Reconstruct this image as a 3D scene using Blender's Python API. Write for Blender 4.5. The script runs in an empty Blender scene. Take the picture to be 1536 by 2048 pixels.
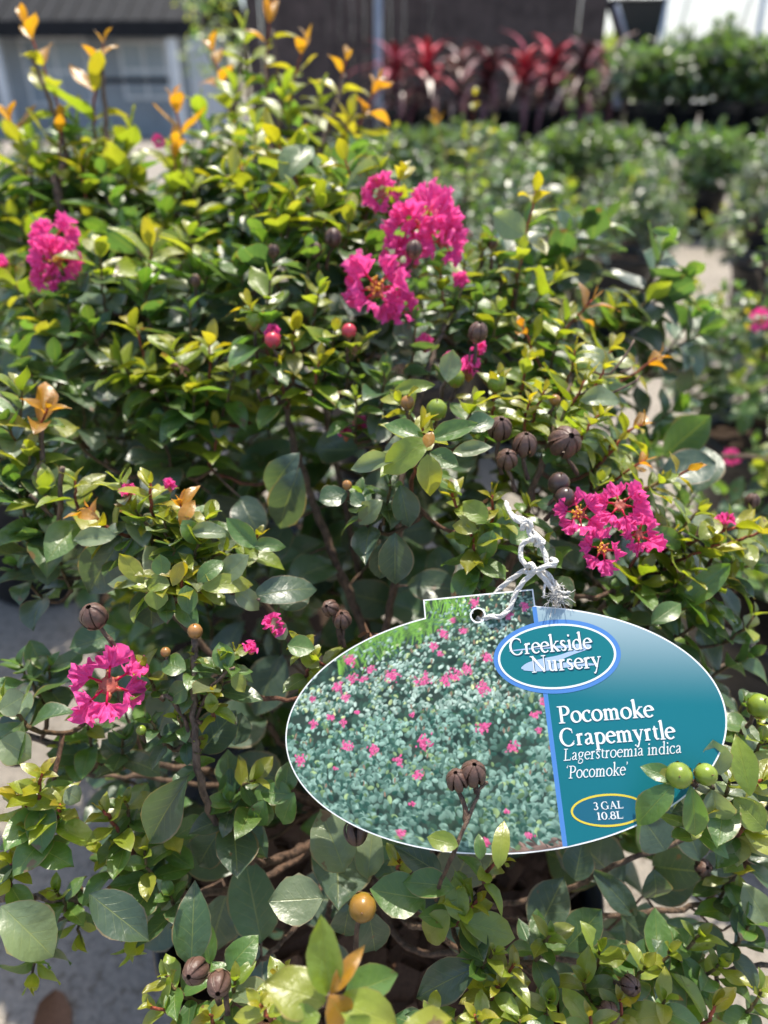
import bpy, bmesh, math, random
import numpy as np
from mathutils import Vector, Matrix
from mathutils.bvhtree import BVHTree

# ------------------------------------------------------------------ camera, sky, sun, exposure
scene = bpy.context.scene
col = scene.collection
F = 1450.0                         # focal length in photograph pixels (1536 wide)
PITCH = math.radians(30)
CAM = Vector((0, 0, 0.70))
RIGHT = Vector((1, 0, 0))
FWD = Vector((0, math.cos(PITCH), -math.sin(PITCH)))
UP = Vector((0, math.sin(PITCH), math.cos(PITCH)))
cd = bpy.data.cameras.new('camera')
cam = bpy.data.objects.new('camera', cd)
col.objects.link(cam)
cam.location = CAM
cam.rotation_euler = (math.pi / 2 - PITCH, 0, 0)
cd.sensor_fit = 'HORIZONTAL'
cd.lens = 6.86
cd.sensor_width = 6.86 * 1536 / F
cd.clip_start = 0.01
cd.clip_end = 500
cd.dof.use_dof = True
cd.dof.focus_distance = 0.283
cd.dof.aperture_fstop = 1.75
scene.camera = cam

SUN_EL, SUN_AZ = math.radians(68), math.radians(14)      # azimuth from +Y towards +X
world = bpy.data.worlds.new('World')
scene.world = world
world.use_nodes = True
wn = world.node_tree
bg = wn.nodes['Background']
sky = wn.nodes.new('ShaderNodeTexSky')
sky.sky_type = 'NISHITA'
sky.sun_disc = False
sky.sun_elevation = SUN_EL
sky.sun_rotation = SUN_AZ
sky.air_density = 1.0
sky.dust_density = 2.0
wn.links.new(sky.outputs[0], bg.inputs[0])
bg.inputs[1].default_value = 0.15
sd = bpy.data.lights.new('sun', 'SUN')
sd.energy = 4.0
sd.angle = math.radians(0.53)
sd.color = (1.0, 0.935, 0.80)
sun = bpy.data.objects.new('sun', sd)
col.objects.link(sun)
SUND = Vector((math.sin(SUN_AZ) * math.cos(SUN_EL), math.cos(SUN_AZ) * math.cos(SUN_EL), math.sin(SUN_EL)))
sun.rotation_euler = SUND.to_track_quat('Z', 'Y').to_euler()
scene.view_settings.view_transform = 'Standard'
scene.view_settings.look = 'None'
scene.view_settings.exposure = 0.85
scene.view_settings.gamma = 1.0
scene.render.engine = 'CYCLES'
scene.cycles.use_denoising = True
scene.cycles.max_bounces = 6
scene.cycles.diffuse_bounces = 3
scene.cycles.glossy_bounces = 2
scene.cycles.transmission_bounces = 4
scene.cycles.use_adaptive_sampling = True
scene.cycles.adaptive_threshold = 0.02
scene.cycles.sample_clamp_indirect = 6

RNG = random.Random(7)
U = RNG.uniform


def at(px, py, d):
    """photograph pixel and depth along the view axis -> world point"""
    return CAM + FWD * d + RIGHT * ((px - 768) / F * d) + UP * ((1024 - py) / F * d)


def proj(p):
    v = p - CAM
    d = v.dot(FWD)
    if d < 0.02:
        return None
    return 768 + v.dot(RIGHT) / d * F, 1024 - v.dot(UP) / d * F, d


# ------------------------------------------------------------------ object helpers
WM = {}


def reg(o, M, parent=None):
    col.objects.link(o)
    WM[o.name] = M
    if parent is not None:
        o.parent = parent
        o.matrix_parent_inverse = WM[parent.name].inverted()
    o.matrix_basis = M
    return o


def obj(name, mesh, parent=None, M=None):
    return reg(bpy.data.objects.new(name, mesh), M if M is not None else Matrix.Identity(4), parent)


def empty(name, loc, rz=0):
    o = bpy.data.objects.new(name, None)
    o.empty_display_size = 0.05
    return reg(o, Matrix.Translation(loc) @ Matrix.Rotation(rz, 4, 'Z'))


def tag(o, label=None, cat=None, group=None, kind=None):
    if label: o['label'] = label
    if cat: o['category'] = cat
    if group: o['group'] = group
    if kind: o['kind'] = kind
    return o


class MB:
    """collects faces, becomes one mesh"""
    def __init__(s):
        s.v = []; s.f = []; s.c = []; s.col = (1, 1, 1)

    def add(s, vs, fs, cols=None):
        n = len(s.v)
        s.v += [tuple(p) for p in vs]
        s.f += [tuple(i + n for i in f) for f in fs]
        if cols is None:
            s.c += [s.col] * len(vs)
        else:
            s.c += cols

    def box(s, x0, x1, y0, y1, z0, z1, M=None):
        vs = [Vector((x, y, z)) for x in (x0, x1) for y in (y0, y1) for z in (z0, z1)]
        if M is not None: vs = [M @ p for p in vs]
        s.add(vs, [(0, 1, 3, 2), (4, 6, 7, 5), (0, 4, 5, 1), (2, 3, 7, 6), (0, 2, 6, 4), (1, 5, 7, 3)])

    def tube(s, pts, rads, n=6, cols=None, cap=True):
        pts = [Vector(p) for p in pts]
        vs, fs, cs = [], [], []
        ref = None
        for i, p in enumerate(pts):
            t = (pts[min(i + 1, len(pts) - 1)] - pts[max(i - 1, 0)])
            t = t.normalized() if t.length > 1e-9 else Vector((0, 0, 1))
            if ref is None:
                ref = t.orthogonal().normalized()
            a = (ref - t * ref.dot(t))
            a = a.normalized() if a.length > 1e-6 else t.orthogonal().normalized()
            ref = a
            b = t.cross(a)
            r = rads[i] if hasattr(rads, '__len__') else rads
            for k in range(n):
                th = 2 * math.pi * k / n
                vs.append(p + (a * math.cos(th) + b * math.sin(th)) * r)
                cs.append(cols[i] if cols else s.col)
        for i in range(len(pts) - 1):
            for k in range(n):
                fs.append((i * n + k, i * n + (k + 1) % n, (i + 1) * n + (k + 1) % n, (i + 1) * n + k))
        if cap:
            fs.append(tuple(range(n - 1, -1, -1)))
            fs.append(tuple((len(pts) - 1) * n + k for k in range(n)))
        s.add(vs, fs, cs)

    def lathe(s, prof, n=24, M=None, cap_bottom=False, ridge=None):
        vs, fs = [], []
        for (r, z) in prof:
            for k in range(n):
                th = 2 * math.pi * k / n
                rr = r * (ridge(th) if ridge else 1)
                p = Vector((rr * math.cos(th), rr * math.sin(th), z))
                vs.append(M @ p if M is not None else p)
        for i in range(len(prof) - 1):
            for k in range(n):
                fs.append((i * n + k, i * n + (k + 1) % n, (i + 1) * n + (k + 1) % n, (i + 1) * n + k))
        if cap_bottom:
            fs.append(tuple(range(n - 1, -1, -1)))
        s.add(vs, fs)

    def mesh(s, name, mat, smooth=False, color=False):
        me = bpy.data.meshes.new(name)
        me.from_pydata(s.v, [], s.f)
        if color:
            a = me.color_attributes.new('Col', 'FLOAT_COLOR', 'POINT')
            a.data.foreach_set('color', np.array([(*c[:3], 1.0) for c in s.c], dtype=np.float32).ravel())
        me.materials.append(mat)
        if smooth:
            me.polygons.foreach_set('use_smooth', np.ones(len(me.polygons), dtype=bool))
        me.update()
        return me


# ------------------------------------------------------------------ materials
class NT:
    def __init__(s, name):
        s.m = bpy.data.materials.new(name)
        s.m.use_nodes = True
        s.t = s.m.node_tree
        s.p = s.t.nodes['Principled BSDF']
        s.out = s.t.nodes['Material Output']

    def n(s, typ, **kw):
        nd = s.t.nodes.new(typ)
        for k, v in kw.items(): setattr(nd, k, v)
        return nd

    def l(s, a, b): s.t.links.new(a, b)

    def val(s, sock, x):
        if isinstance(x, bpy.types.NodeSocket): s.l(x, sock)
        else: sock.default_value = x

    def math(s, op, a, b=0.0, c=None, clamp=False):
        nd = s.n('ShaderNodeMath', operation=op, use_clamp=clamp)
        s.val(nd.inputs[0], a); s.val(nd.inputs[1], b)
        if c is not None: s.val(nd.inputs[2], c)
        return nd.outputs[0]

    def mix(s, fac, a, b, mode='MIX'):
        nd = s.n('ShaderNodeMix', data_type='RGBA', blend_type=mode)
        s.val(nd.inputs[0], fac); s.val(nd.inputs[6], a); s.val(nd.inputs[7], b)
        return nd.outputs[2]

    def noise(s, scale, detail=3, vec=None, rough=0.55):
        nd = s.n('ShaderNodeTexNoise')
        nd.inputs['Scale'].default_value = scale
        nd.inputs['Detail'].default_value = detail
        nd.inputs['Roughness'].default_value = rough
        if vec is not None: s.l(vec, nd.inputs['Vector'])
        return nd.outputs[0]

    def ramp(s, fac, stops):
        nd = s.n('ShaderNodeValToRGB')
        while len(nd.color_ramp.elements) < len(stops): nd.color_ramp.elements.new(0.5)
        for e, (p, c) in zip(nd.color_ramp.elements, stops):
            e.position = p; e.color = (*c[:3], 1)
        s.l(fac, nd.inputs[0])
        return nd.outputs[0]

    def pos(s): return s.n('ShaderNodeNewGeometry').outputs['Position']
    def objc(s): return s.n('ShaderNodeTexCoord').outputs['Object']
    def attr(s): return s.n('ShaderNodeAttribute', attribute_name='Col').outputs['Color']

    def bump(s, h, strength=0.3, dist=0.001):
        nd = s.n('ShaderNodeBump')
        nd.inputs['Strength'].default_value = strength
        nd.inputs['Distance'].default_value = dist
        s.l(h, nd.inputs['Height'])
        s.l(nd.outputs[0], s.p.inputs['Normal'])
        return nd.outputs[0]


C4 = lambda c: (c[0], c[1], c[2], 1)


def simple(name, c, rough=0.6, spec=0.5, var=0.25, scale=30, bump=0.0, metal=0.0):
    t = NT(name)
    nz = t.noise(scale, 4, t.pos())
    a = tuple(x * (1 - var) for x in c); b = tuple(min(1, x * (1 + var)) for x in c)
    t.l(t.ramp(nz, [(0.3, a), (0.7, b)]), t.p.inputs['Base Color'])
    t.p.inputs['Roughness'].default_value = rough
    t.p.inputs['Specular IOR Level'].default_value = spec
    t.p.inputs['Metallic'].default_value = metal
    if bump: t.bump(nz, bump, 0.002)
    return t.m


def leaf_material():
    t = NT('leaf')
    uv = t.n('ShaderNodeUVMap', uv_map='UVMap').outputs[0]
    sep = t.n('ShaderNodeSeparateXYZ'); t.l(uv, sep.inputs[0])
    u, v = sep.outputs[0], sep.outputs[1]
    s = t.math('ABSOLUTE', t.math('MULTIPLY_ADD', v, 2.0, -1.0))          # 0 midrib .. 1 margin
    base = t.attr()
    oi = t.n('ShaderNodeObjectInfo')
    hsv = t.n('ShaderNodeHueSaturation')
    t.l(t.math('MULTIPLY_ADD', oi.outputs['Random'], 0.010, 0.500), hsv.inputs['Hue'])
    t.l(t.math('MULTIPLY_ADD', oi.outputs['Random'], 0.2, 0.95), hsv.inputs['Value'])
    hsv.inputs['Saturation'].default_value = 1.08
    t.l(base, hsv.inputs['Color'])
    base = hsv.outputs[0]
    P = t.pos()
    n1 = t.noise(260, 3, P)
    base = t.mix(t.math('MULTIPLY_ADD', n1, 0.7, -0.1, True), base, t.mix(0.45, base, (0.0, 0.0, 0.0, 1)))
    # veins: pale midrib and arching side veins
    mid = t.math('SUBTRACT', 1.0, t.math('DIVIDE', s, 0.045), None, True)
    ph = t.math('FRACT', t.math('MULTIPLY', t.math('SUBTRACT', u, t.math('MULTIPLY', t.math('POWER', s, 0.8), 0.28)), 7.0))
    side = t.math('SUBTRACT', 1.0, t.math('DIVIDE', t.math('ABSOLUTE', t.math('SUBTRACT', ph, 0.5)), 0.07), None, True)
    side = t.math('MULTIPLY', side, t.math('SUBTRACT', 1.0, s, None, True))
    vein = t.math('MAXIMUM', mid, t.math('MULTIPLY', side, t.math('MULTIPLY', t.noise(150, 2, P), 1.0)))
    veinc = t.mix(0.6, base, (0.42, 0.46, 0.12, 1))
    c = t.mix(t.math('MULTIPLY', vein, 0.6), base, veinc)
    # thin reddish or tan margin
    edge = t.math('MULTIPLY', t.math('GREATER_THAN', s, 0.95), t.math('MULTIPLY', t.noise(70, 2, P), 0.75))
    c = t.mix(edge, c, (0.33, 0.19, 0.10, 1))
    # brown scorched spots, mostly at the tips
    sp = t.noise(95, 4, P)
    near = t.math('MULTIPLY', t.math('POWER', u, 4.0), 0.13)
    spot = t.math('MULTIPLY', t.math('SUBTRACT', t.math('ADD', sp, near), 0.70), 25.0, None, True)
    c = t.mix(t.math('MULTIPLY', spot, 0.85), c, (0.16, 0.085, 0.045, 1))
    t.l(c, t.p.inputs['Base Color'])
    t.p.inputs['Specular IOR Level'].default_value = 1.0
    t.p.inputs['Coat Weight'].default_value = 0.2
    t.p.inputs['Coat Roughness'].default_value = 0.27
    r = t.math('MULTIPLY_ADD', n1, 0.22, 0.28)
    t.l(r, t.p.inputs['Roughness'])
    h = t.math('ADD', t.math('MULTIPLY', vein, -0.35), t.math('ADD', t.math('MULTIPLY', t.noise(900, 2, P), 0.35), t.math('MULTIPLY', t.noise(130, 2, P), 2.2)))
    nb = t.bump(h, 0.5, 0.0009)
    tr = t.n('ShaderNodeBsdfTranslucent')
    tc = t.mix(0.55, c, t.mix(1.0, c, (2.9, 2.7, 0.6, 1), 'MULTIPLY'))
    t.l(tc, tr.inputs[0])
    ms = t.n('ShaderNodeMixShader')
    ms.inputs[0].default_value = 0.42
    t.l(t.p.outputs[0], ms.inputs[1]); t.l(tr.outputs[0], ms.inputs[2])
    t.l(ms.outputs[0], t.out.inputs[0])
    return t.m


def petal_material():
    t = NT('petal')
    P = t.pos()
    n1 = t.noise(350, 3, P)
    c = t.mix(n1, (0.92, 0.045, 0.30, 1), (0.97, 0.11, 0.44, 1))
    c = t.mix(1.0, c, t.attr(), 'MULTIPLY')
    t.l(c, t.p.inputs['Base Color'])
    t.p.inputs['Roughness'].default_value = 0.55
    t.p.inputs['Specular IOR Level'].default_value = 0.25
    t.p.inputs['Sheen Weight'].default_value = 0.15
    t.bump(t.noise(700, 3, P), 0.4, 0.0008)
    tr = t.n('ShaderNodeBsdfTranslucent'); t.l(c, tr.inputs[0])
    ms = t.n('ShaderNodeMixShader'); ms.inputs[0].default_value = 0.45
    t.l(t.p.outputs[0], ms.inputs[1]); t.l(tr.outputs[0], ms.inputs[2])
    t.l(ms.outputs[0], t.out.inputs[0])
    return t.m


def bark_material():
    t = NT('bark')
    P = t.pos()
    mp = t.n('ShaderNodeMapping'); mp.inputs['Scale'].default_value = (1, 1, 0.35); t.l(P, mp.inputs[0])
    n1 = t.noise(420, 5, mp.outputs[0], 0.65)
    c = t.mix(1.0, t.attr(), t.ramp(n1, [(0.32, (0.3, 0.27, 0.25)), (0.52, (1, 1, 1)), (0.7, (1.9, 1.8, 1.7))]), 'MULTIPLY')
    t.l(c, t.p.inputs['Base Color'])
    t.p.inputs['Roughness'].default_value = 0.75
    t.bump(n1, 1.0, 0.0022)
    return t.m


def colour_material(name, rough=0.55, spec=0.4, bump=0.0, scale=400):
    t = NT(name)
    P = t.pos()
    n1 = t.noise(scale, 4, P)
    c = t.mix(1.0, t.attr(), t.ramp(n1, [(0.25, (0.7, 0.7, 0.7)), (0.75, (1.2, 1.2, 1.2))]), 'MULTIPLY')
    t.l(c, t.p.inputs['Base Color'])
    t.p.inputs['Roughness'].default_value = rough
    t.p.inputs['Specular IOR Level'].default_value = spec
    if bump: t.bump(n1, bump, 0.0008)
    return t.m


def ground_material():
    t = NT('concrete_ground')
    P = t.pos()
    big = t.noise(2.2, 5, P)
    fine = t.noise(140, 5, P, 0.7)
    peb = t.n('ShaderNodeTexVoronoi'); peb.inputs['Scale'].default_value = 260; t.l(P, peb.inputs['Vector'])
    c = t.ramp(big, [(0.3, (0.21, 0.185, 0.155)), (0.7, (0.32, 0.285, 0.24))])
    c = t.mix(0.75, c, t.ramp(fine, [(0.3, (0.35, 0.34, 0.33)), (0.5, (0.9, 0.9, 0.9)), (0.72, (1.35, 1.3, 1.25))]), 'MULTIPLY')
    c = t.mix(t.math('MULTIPLY', t.math('GREATER_THAN', t.noise(90, 4, P), 0.58), 0.6), c, (0.11, 0.085, 0.06, 1))
    t.l(c, t.p.inputs['Base Color'])
    t.p.inputs['Roughness'].default_value = 0.85
    t.bump(t.math('ADD', fine, t.math('MULTIPLY', peb.outputs['Distance'], 0.4)), 0.6, 0.003)
    return t.m


def print_material():
    t = NT('printed_card')
    t.l(t.mix(1.0, t.attr(), (0.84, 0.84, 0.84, 1), 'MULTIPLY'), t.p.inputs['Base Color'])
    t.p.inputs['Roughness'].default_value = 0.42
    t.p.inputs['Specular IOR Level'].default_value = 0.4
    t.bump(t.noise(9000, 2, t.objc()), 0.03, 0.0002)
    return t.m


M_LEAF = leaf_material()
M_PETAL = petal_material()
M_BARK = bark_material()
M_CAP = colour_material('seed_capsule', 0.45, 0.5, 0.5, 600)
M_BERRY = colour_material('smooth_berry', 0.28, 0.5, 0.0, 150)
M_PRINT = print_material()
M_GROUND = ground_material()
M_POT = simple('black_plastic', (0.012, 0.013, 0.016), 0.42, 0.5, 0.3, 60)
M_SOIL = simple('potting_soil', (0.035, 0.022, 0.015), 0.95, 0.2, 0.5, 300, 0.8)
M_CHIP = colour_material('bark_chip', 0.85, 0.2, 0.7, 500)
M_STRING = simple('cotton_string', (0.80, 0.77, 0.72), 0.9, 0.2, 0.1, 1500, 0.8)
M_CARD = simple('white_card', (0.82, 0.83, 0.82), 0.5, 0.4, 0.03, 100)
M_FENCE = simple('dark_brown_boards', (0.075, 0.056, 0.052), 0.8, 0.3, 0.35, 9, 0.3)

# ------------------------------------------------------------------ ground
g = MB()
N = 24
xs = [(-1 if i < N / 2 else 1) * abs(i - N / 2) ** 2.2 * 0.5 for i in range(N + 1)]
vs = [(x, 2 + y, 0.0) for y in xs for x in xs]
g.add(vs, [(j * (N + 1) + i, j * (N + 1) + i + 1, (j + 1) * (N + 1) + i + 1, (j + 1) * (N + 1) + i) for j in range(N) for i in range(N)])
tag(obj('ground', g.mesh('ground', M_GROUND)), kind='structure')

# ------------------------------------------------------------------ leaf templates
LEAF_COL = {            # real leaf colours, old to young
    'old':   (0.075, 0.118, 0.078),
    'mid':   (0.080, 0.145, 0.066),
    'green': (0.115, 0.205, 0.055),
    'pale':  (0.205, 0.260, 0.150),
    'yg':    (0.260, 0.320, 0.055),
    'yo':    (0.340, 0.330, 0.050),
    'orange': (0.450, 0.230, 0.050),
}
CLASSES = list(LEAF_COL)
NV = 6


def leaf_template(cls, k, nl, nw):
    r = random.Random(hash((CLASSES.index(cls), k)) + 5)
    W = {'old': .33, 'mid': .29, 'green': .27, 'pale': .32, 'yg': .25, 'yo': .23, 'orange': .21}[cls] * r.uniform(.9, 1.12)
    pw = r.uniform(.66, .85)
    sk = r.uniform(.85, 1.15)
    fold = math.tan(math.radians(r.uniform(8, 26)))
    curl = r.uniform(.15, 1.0) * (1.2 if cls in ('yo', 'orange') else 1)
    if r.random() < .25: curl = -curl * .5
    wav, wp = r.uniform(.02, .075), r.uniform(0, 6)
    tw = r.uniform(-.35, .35)
    vs, uv, cs = [], [], []
    b = np.array(LEAF_COL[cls])
    for i in range(nl + 1):
        t = i / nl
        tt = t ** sk
        w = W * max(0.0, math.sin(math.pi * (0.02 + .98 * tt))) ** pw
        if t > .8: w *= 1 - .55 * ((t - .8) / .2) ** 1.6
        if t < .12: w *= .25 + .75 * t / .12
        x = math.sin(curl * t) / curl
        z = -(1 - math.cos(curl * t)) / curl
        for j in range(nw + 1):
            s = -1 + 2 * j / nw
            if 0 < i < nl and abs(s) == 1: s *= r.uniform(.93, 1.05)
            zz = abs(s) * w * fold + wav * math.sin(7 * t + wp + (1.5 if s > 0 else 0)) * s * s
            y = s * w
            y2 = y * math.cos(tw * t) - zz * math.sin(tw * t)
            z2 = y * math.sin(tw * t) + zz * math.cos(tw * t)
            vs.append((x, y2, z + z2))
            uv.append((t, (s + 1) / 2))
            c = b.copy()
            if cls in ('yo', 'yg'):
                c = c * (1 - .18 * t) + np.array((.42, .2, .03)) * .18 * t if k % 2 else c * (1 - .4 * (1 - t)) + np.array((.10, .2, .03)) * .4 * (1 - t)
            cs.append(c)
    q = [(i * (nw + 1) + j, (i + 1) * (nw + 1) + j, (i + 1) * (nw + 1) + j + 1, i * (nw + 1) + j + 1) for i in range(nl) for j in range(nw)]
    return (np.array(vs), np.array(q, dtype=np.int32), np.array(uv), np.array(cs))


HI = {(c, k): leaf_template(c, k, 9, 4) for c in CLASSES for k in range(NV)}
LO = {(c, k): leaf_template(c, k, 4, 2) for c in CLASSES for k in range(NV)}


def build_leaf_mesh(name, items, res):
    """items: (cls, variant, 4x4, tint) -> one mesh"""
    V, Q, UVs, CS = [], [], [], []
    off = 0
    for (c, k, M, tint) in items:
        v, q, uv, cs = res[(c, k)]
        m = np.array(M)
        V.append(v @ m[:3, :3].T + m[:3, 3])
        Q.append(q + off)
        UVs.append(uv); CS.append(cs * np.array(tint))
        off += len(v)
    V = np.concatenate(V); Q = np.concatenate(Q); UVs = np.concatenate(UVs); CS = np.concatenate(CS)
    me = bpy.data.meshes.new(name)
    me.vertices.add(len(V)); me.vertices.foreach_set('co', V.astype(np.float32).ravel())
    me.loops.add(Q.size); me.loops.foreach_set('vertex_index', Q.ravel())
    me.polygons.add(len(Q)); me.polygons.foreach_set('loop_start', np.arange(0, Q.size, 4, dtype=np.int32))
    me.update(calc_edges=True)
    me.polygons.foreach_set('use_smooth', np.ones(len(Q), dtype=bool))
    l = me.uv_layers.new(name='UVMap')
    l.data.foreach_set('uv', UVs[Q.ravel()].astype(np.float32).ravel())
    a = me.color_attributes.new('Col', 'FLOAT_COLOR', 'POINT')
    a.data.foreach_set('color', np.concatenate([CS, np.ones((len(CS), 1))], 1).astype(np.float32).ravel())
    me.materials.append(M_LEAF)
    me.validate()
    return me


LEAF_MESH = {ck: build_leaf_mesh('leaf', [(ck[0], ck[1], Matrix.Identity(4), (1, 1, 1))], HI) for ck in HI}


def frame(base, d, n, length, width=None):
    """local X along the leaf, Z its upper face"""
    d = d.normalized()
    n = n - d * n.dot(d)
    n = n.normalized() if n.length > 1e-5 else d.orthogonal().normalized()
    y = n.cross(d)
    w = length if width is None else width
    M = Matrix(((d.x * length, y.x * w, n.x * length, base.x),
                (d.y * length, y.y * w, n.y * length, base.y),
                (d.z * length, y.z * w, n.z * length, base.z),
                (0, 0, 0, 1)))
    return M


# ------------------------------------------------------------------ shrub builder
BROWN = (0.105, 0.058, 0.036)
GREYB = (0.150, 0.105, 0.075)
RED = (0.36, 0.075, 0.035)
PALS = {   # classes from shoot tip downwards
    'o': ['orange', 'yo', 'yg', 'green', 'mid'],
    'y': ['yo', 'yg', 'yg', 'yg', 'green'],
    'g': ['yg', 'yg', 'green', 'green', 'mid'],
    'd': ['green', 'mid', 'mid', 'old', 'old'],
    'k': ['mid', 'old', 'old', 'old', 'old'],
    'p': ['yg', 'pale', 'green', 'pale', 'mid'],
}


class Shrub:
    def __init__(s, name, crown, label, group=None, soil_z=0.235, pot=True, pot_c=None, seed=1, pot_r=0.14):
        s.r = random.Random(seed)
        s.crown = Vector(crown)
        pc = pot_c if pot_c is not None else Vector((s.crown.x, s.crown.y, 0))
        s.root = empty(name, Vector((pc.x, pc.y, 0.0)))
        tag(s.root, label, 'shrub', group)
        s.leaves = []
        s.nodes = [(s.crown.copy(), 0.0)]
        s.nb = 0
        if pot:
            p = MB()
            R = pot_r
            p.lathe([(R * .80, 0.004), (R * .97, soil_z - .02), (R * .975, soil_z - .018), (R * 1.0, soil_z - .018), (R * 1.03, soil_z + .002),
                     (R * 1.045, soil_z + .014), (R * 1.03, soil_z + .02), (R * 1.0, soil_z + .018), (R * .97, soil_z - .03)], 40, Matrix.Translation((pc.x, pc.y, 0)), True)
            obj('pot', p.mesh('pot', M_POT, True), s.root)
            q = MB()
            q.lathe([(R * .985, soil_z - .012), (R * .6, soil_z - .006), (R * .2, soil_z), (0.001, soil_z)], 28, Matrix.Translation((pc.x, pc.y, 0)))
            s.soil = obj('soil', q.mesh('soil', M_SOIL, True), s.root)

    def leaf(s, base, d, n, L, cls, wr=None, k=None):
        if k is None: k = s.r.randrange(NV)
        M = frame(base, d, n, L, None if wr is None else L * wr)
        j = s.r.uniform(.75, 1.25)
        s.leaves.append((cls, k, M, (j * s.r.uniform(.9, 1.1), j, j * s.r.uniform(.85, 1.15))))

    def hero(s, bx, by, tx, ty, w, d, cls, dt=0.0, roll=0.0, up=0.5, k=None):
        B, T = at(bx, by, d), at(tx, ty, d + dt)
        dv = T - B
        n = (CAM - B).normalized() + Vector((0, 0, up))
        if roll:
            n = Matrix.Rotation(math.radians(roll), 3, dv.normalized()) @ n
        if k is None: k = s.r.randrange(NV)
        tmpl = HI[(cls, k)][0]
        wn = tmpl[:, 1].max() - tmpl[:, 1].min()
        ln = tmpl[:, 0].max()
        L = dv.length / ln
        W = w / F * d
        M = frame(B, dv, n, L, W / wn)
        j = s.r.uniform(.9, 1.15)
        s.leaves.append((cls, k, M, (j, j, j)))

    def branch(s, pts, r0, r1, c0=BROWN, c1=GREYB, n=6, wob=0.0005):
        pts = [Vector(p) for p in pts]
        # smooth through the points
        out = []
        for i in range(len(pts) - 1):
            p0 = pts[max(i - 1, 0)]; p1 = pts[i]; p2 = pts[i + 1]; p3 = pts[min(i + 2, len(pts) - 1)]
            m = max(3, min(16, int((p2 - p1).length / .0045)))
            for k in range(m):
                t = k / m
                out.append(.5 * ((2 * p1) + (p2 - p0) * t + (2 * p0 - 5 * p1 + 4 * p2 - p3) * t * t + (3 * p1 - p0 - 3 * p2 + p3) * t ** 3))
        out.append(pts[-1])
        out = [p + Vector((s.r.gauss(0, wob), s.r.gauss(0, wob), s.r.gauss(0, wob))) if 0 < i < len(out) - 1 else p for i, p in enumerate(out)]
        m = len(out)
        rads = [(r0 + (r1 - r0) * i / (m - 1)) * s.r.uniform(.90, 1.12) * (1.15 if s.r.random() < .1 else 1) for i in range(m)]
        cols = [tuple(c0[q] + (c1[q] - c0[q]) * (i / (m - 1)) ** 1.5 for q in range(3)) for i in range(m)]
        mb = MB()
        mb.tube(out, rads, n, cols)
        o = obj('branch', mb.mesh('branch', M_BARK, True, True), s.root)
        L0 = min(((p - out[0]).length + l for p, l in s.nodes), default=0)
        acc = L0
        for i, p in enumerate(out):
            if i: acc += (p - out[i - 1]).length
            s.nodes.append((p, acc))
        return o

    def attach(s, p, maxlen=None):
        """nearest sensible node for a twig that ends at p"""
        best, bc = None, 1e9
        for q, l in s.nodes:
            dq = (p - q).length
            c = dq + .25 * l
            if q.z > p.z + .01: c += 2 * (q.z - p.z)
            if c < bc and dq > .006: best, bc = q, c
        return best

    def shoot(s, tip, axis, L, pairs, size, pal, link=True, stemc=None, spread=1.0):
        r = s.r
        axis = axis.normalized()
        base = tip - axis * L
        a = axis.orthogonal().normalized()
        a = Matrix.Rotation(r.uniform(0, 6.28), 3, axis) @ a
        bend = a * L * r.uniform(-.12, .12)
        P = lambda t: base + axis * (L * t) + bend * (4 * t * (1 - t))
        classes = PALS[pal]
        for i in range(pairs):
            t = (i + .35) / pairs
            ph = i * math.radians(95) + r.uniform(-.4, .4)
            for sd in (0, 1):
                if r.random() < .06: continue
                rad = Matrix.Rotation(ph + math.pi * sd + r.uniform(-.3, .3), 3, axis) @ a
                th = math.radians((78 - 48 * t ** 2) * spread + r.uniform(-14, 14))
                d = axis * math.cos(th) + rad * math.sin(th)
                d.z -= .18 * (1 - t)
                n = axis * math.sin(th) - rad * math.cos(th) + Vector((0, 0, .55)) + Vector((r.gauss(0, .25), r.gauss(0, .25), 0))
                dep = (1 - t) * (len(classes) - .01)
                ci = min(len(classes) - 1, max(0, int(dep + r.uniform(-.7, .4))))
                ll = size * (1.0 - .58 * t ** 1.8) * r.uniform(.7, 1.15)
                s.leaf(P(t), d, n, ll, classes[ci])
        # terminal pair of tiny leaves
        for sd in (-1, 1):
            s.leaf(tip - axis * .001, axis + a * .35 * sd, a * -sd + Vector((0, 0, .2)), size * (r.uniform(.22, .38) if pal == 'o' else r.uniform(.3, .45)), classes[0])
        red = stemc or (RED if pal in 'oy' else (0.17, .12, .04))
        pts = [P(t) for t in (0, .33, .66, 1)]
        if link:
            q = s.attach(base)
            if q is not None:
                midp = q.lerp(base, .5) + axis * (-.12 * (base - q).length) + Vector((0, 0, -.1 * (base - q).length))
                pts = [q, midp] + pts
        n = len(pts)
        s.branch(pts, .0009 + .0016 * min(1, (pts[-1] - pts[0]).length / .2), .0006, BROWN, red, 5, .0004)

    def stalk(s, p, q, r=.0007, c=GREYB):
        return s.branch([p, p.lerp(q, .5) + Vector((s.r.gauss(0, .001), 0, s.r.gauss(0, .001))), q], r * 1.5, r, BROWN, c, 5, .0003)


SHRUBS = []


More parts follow.
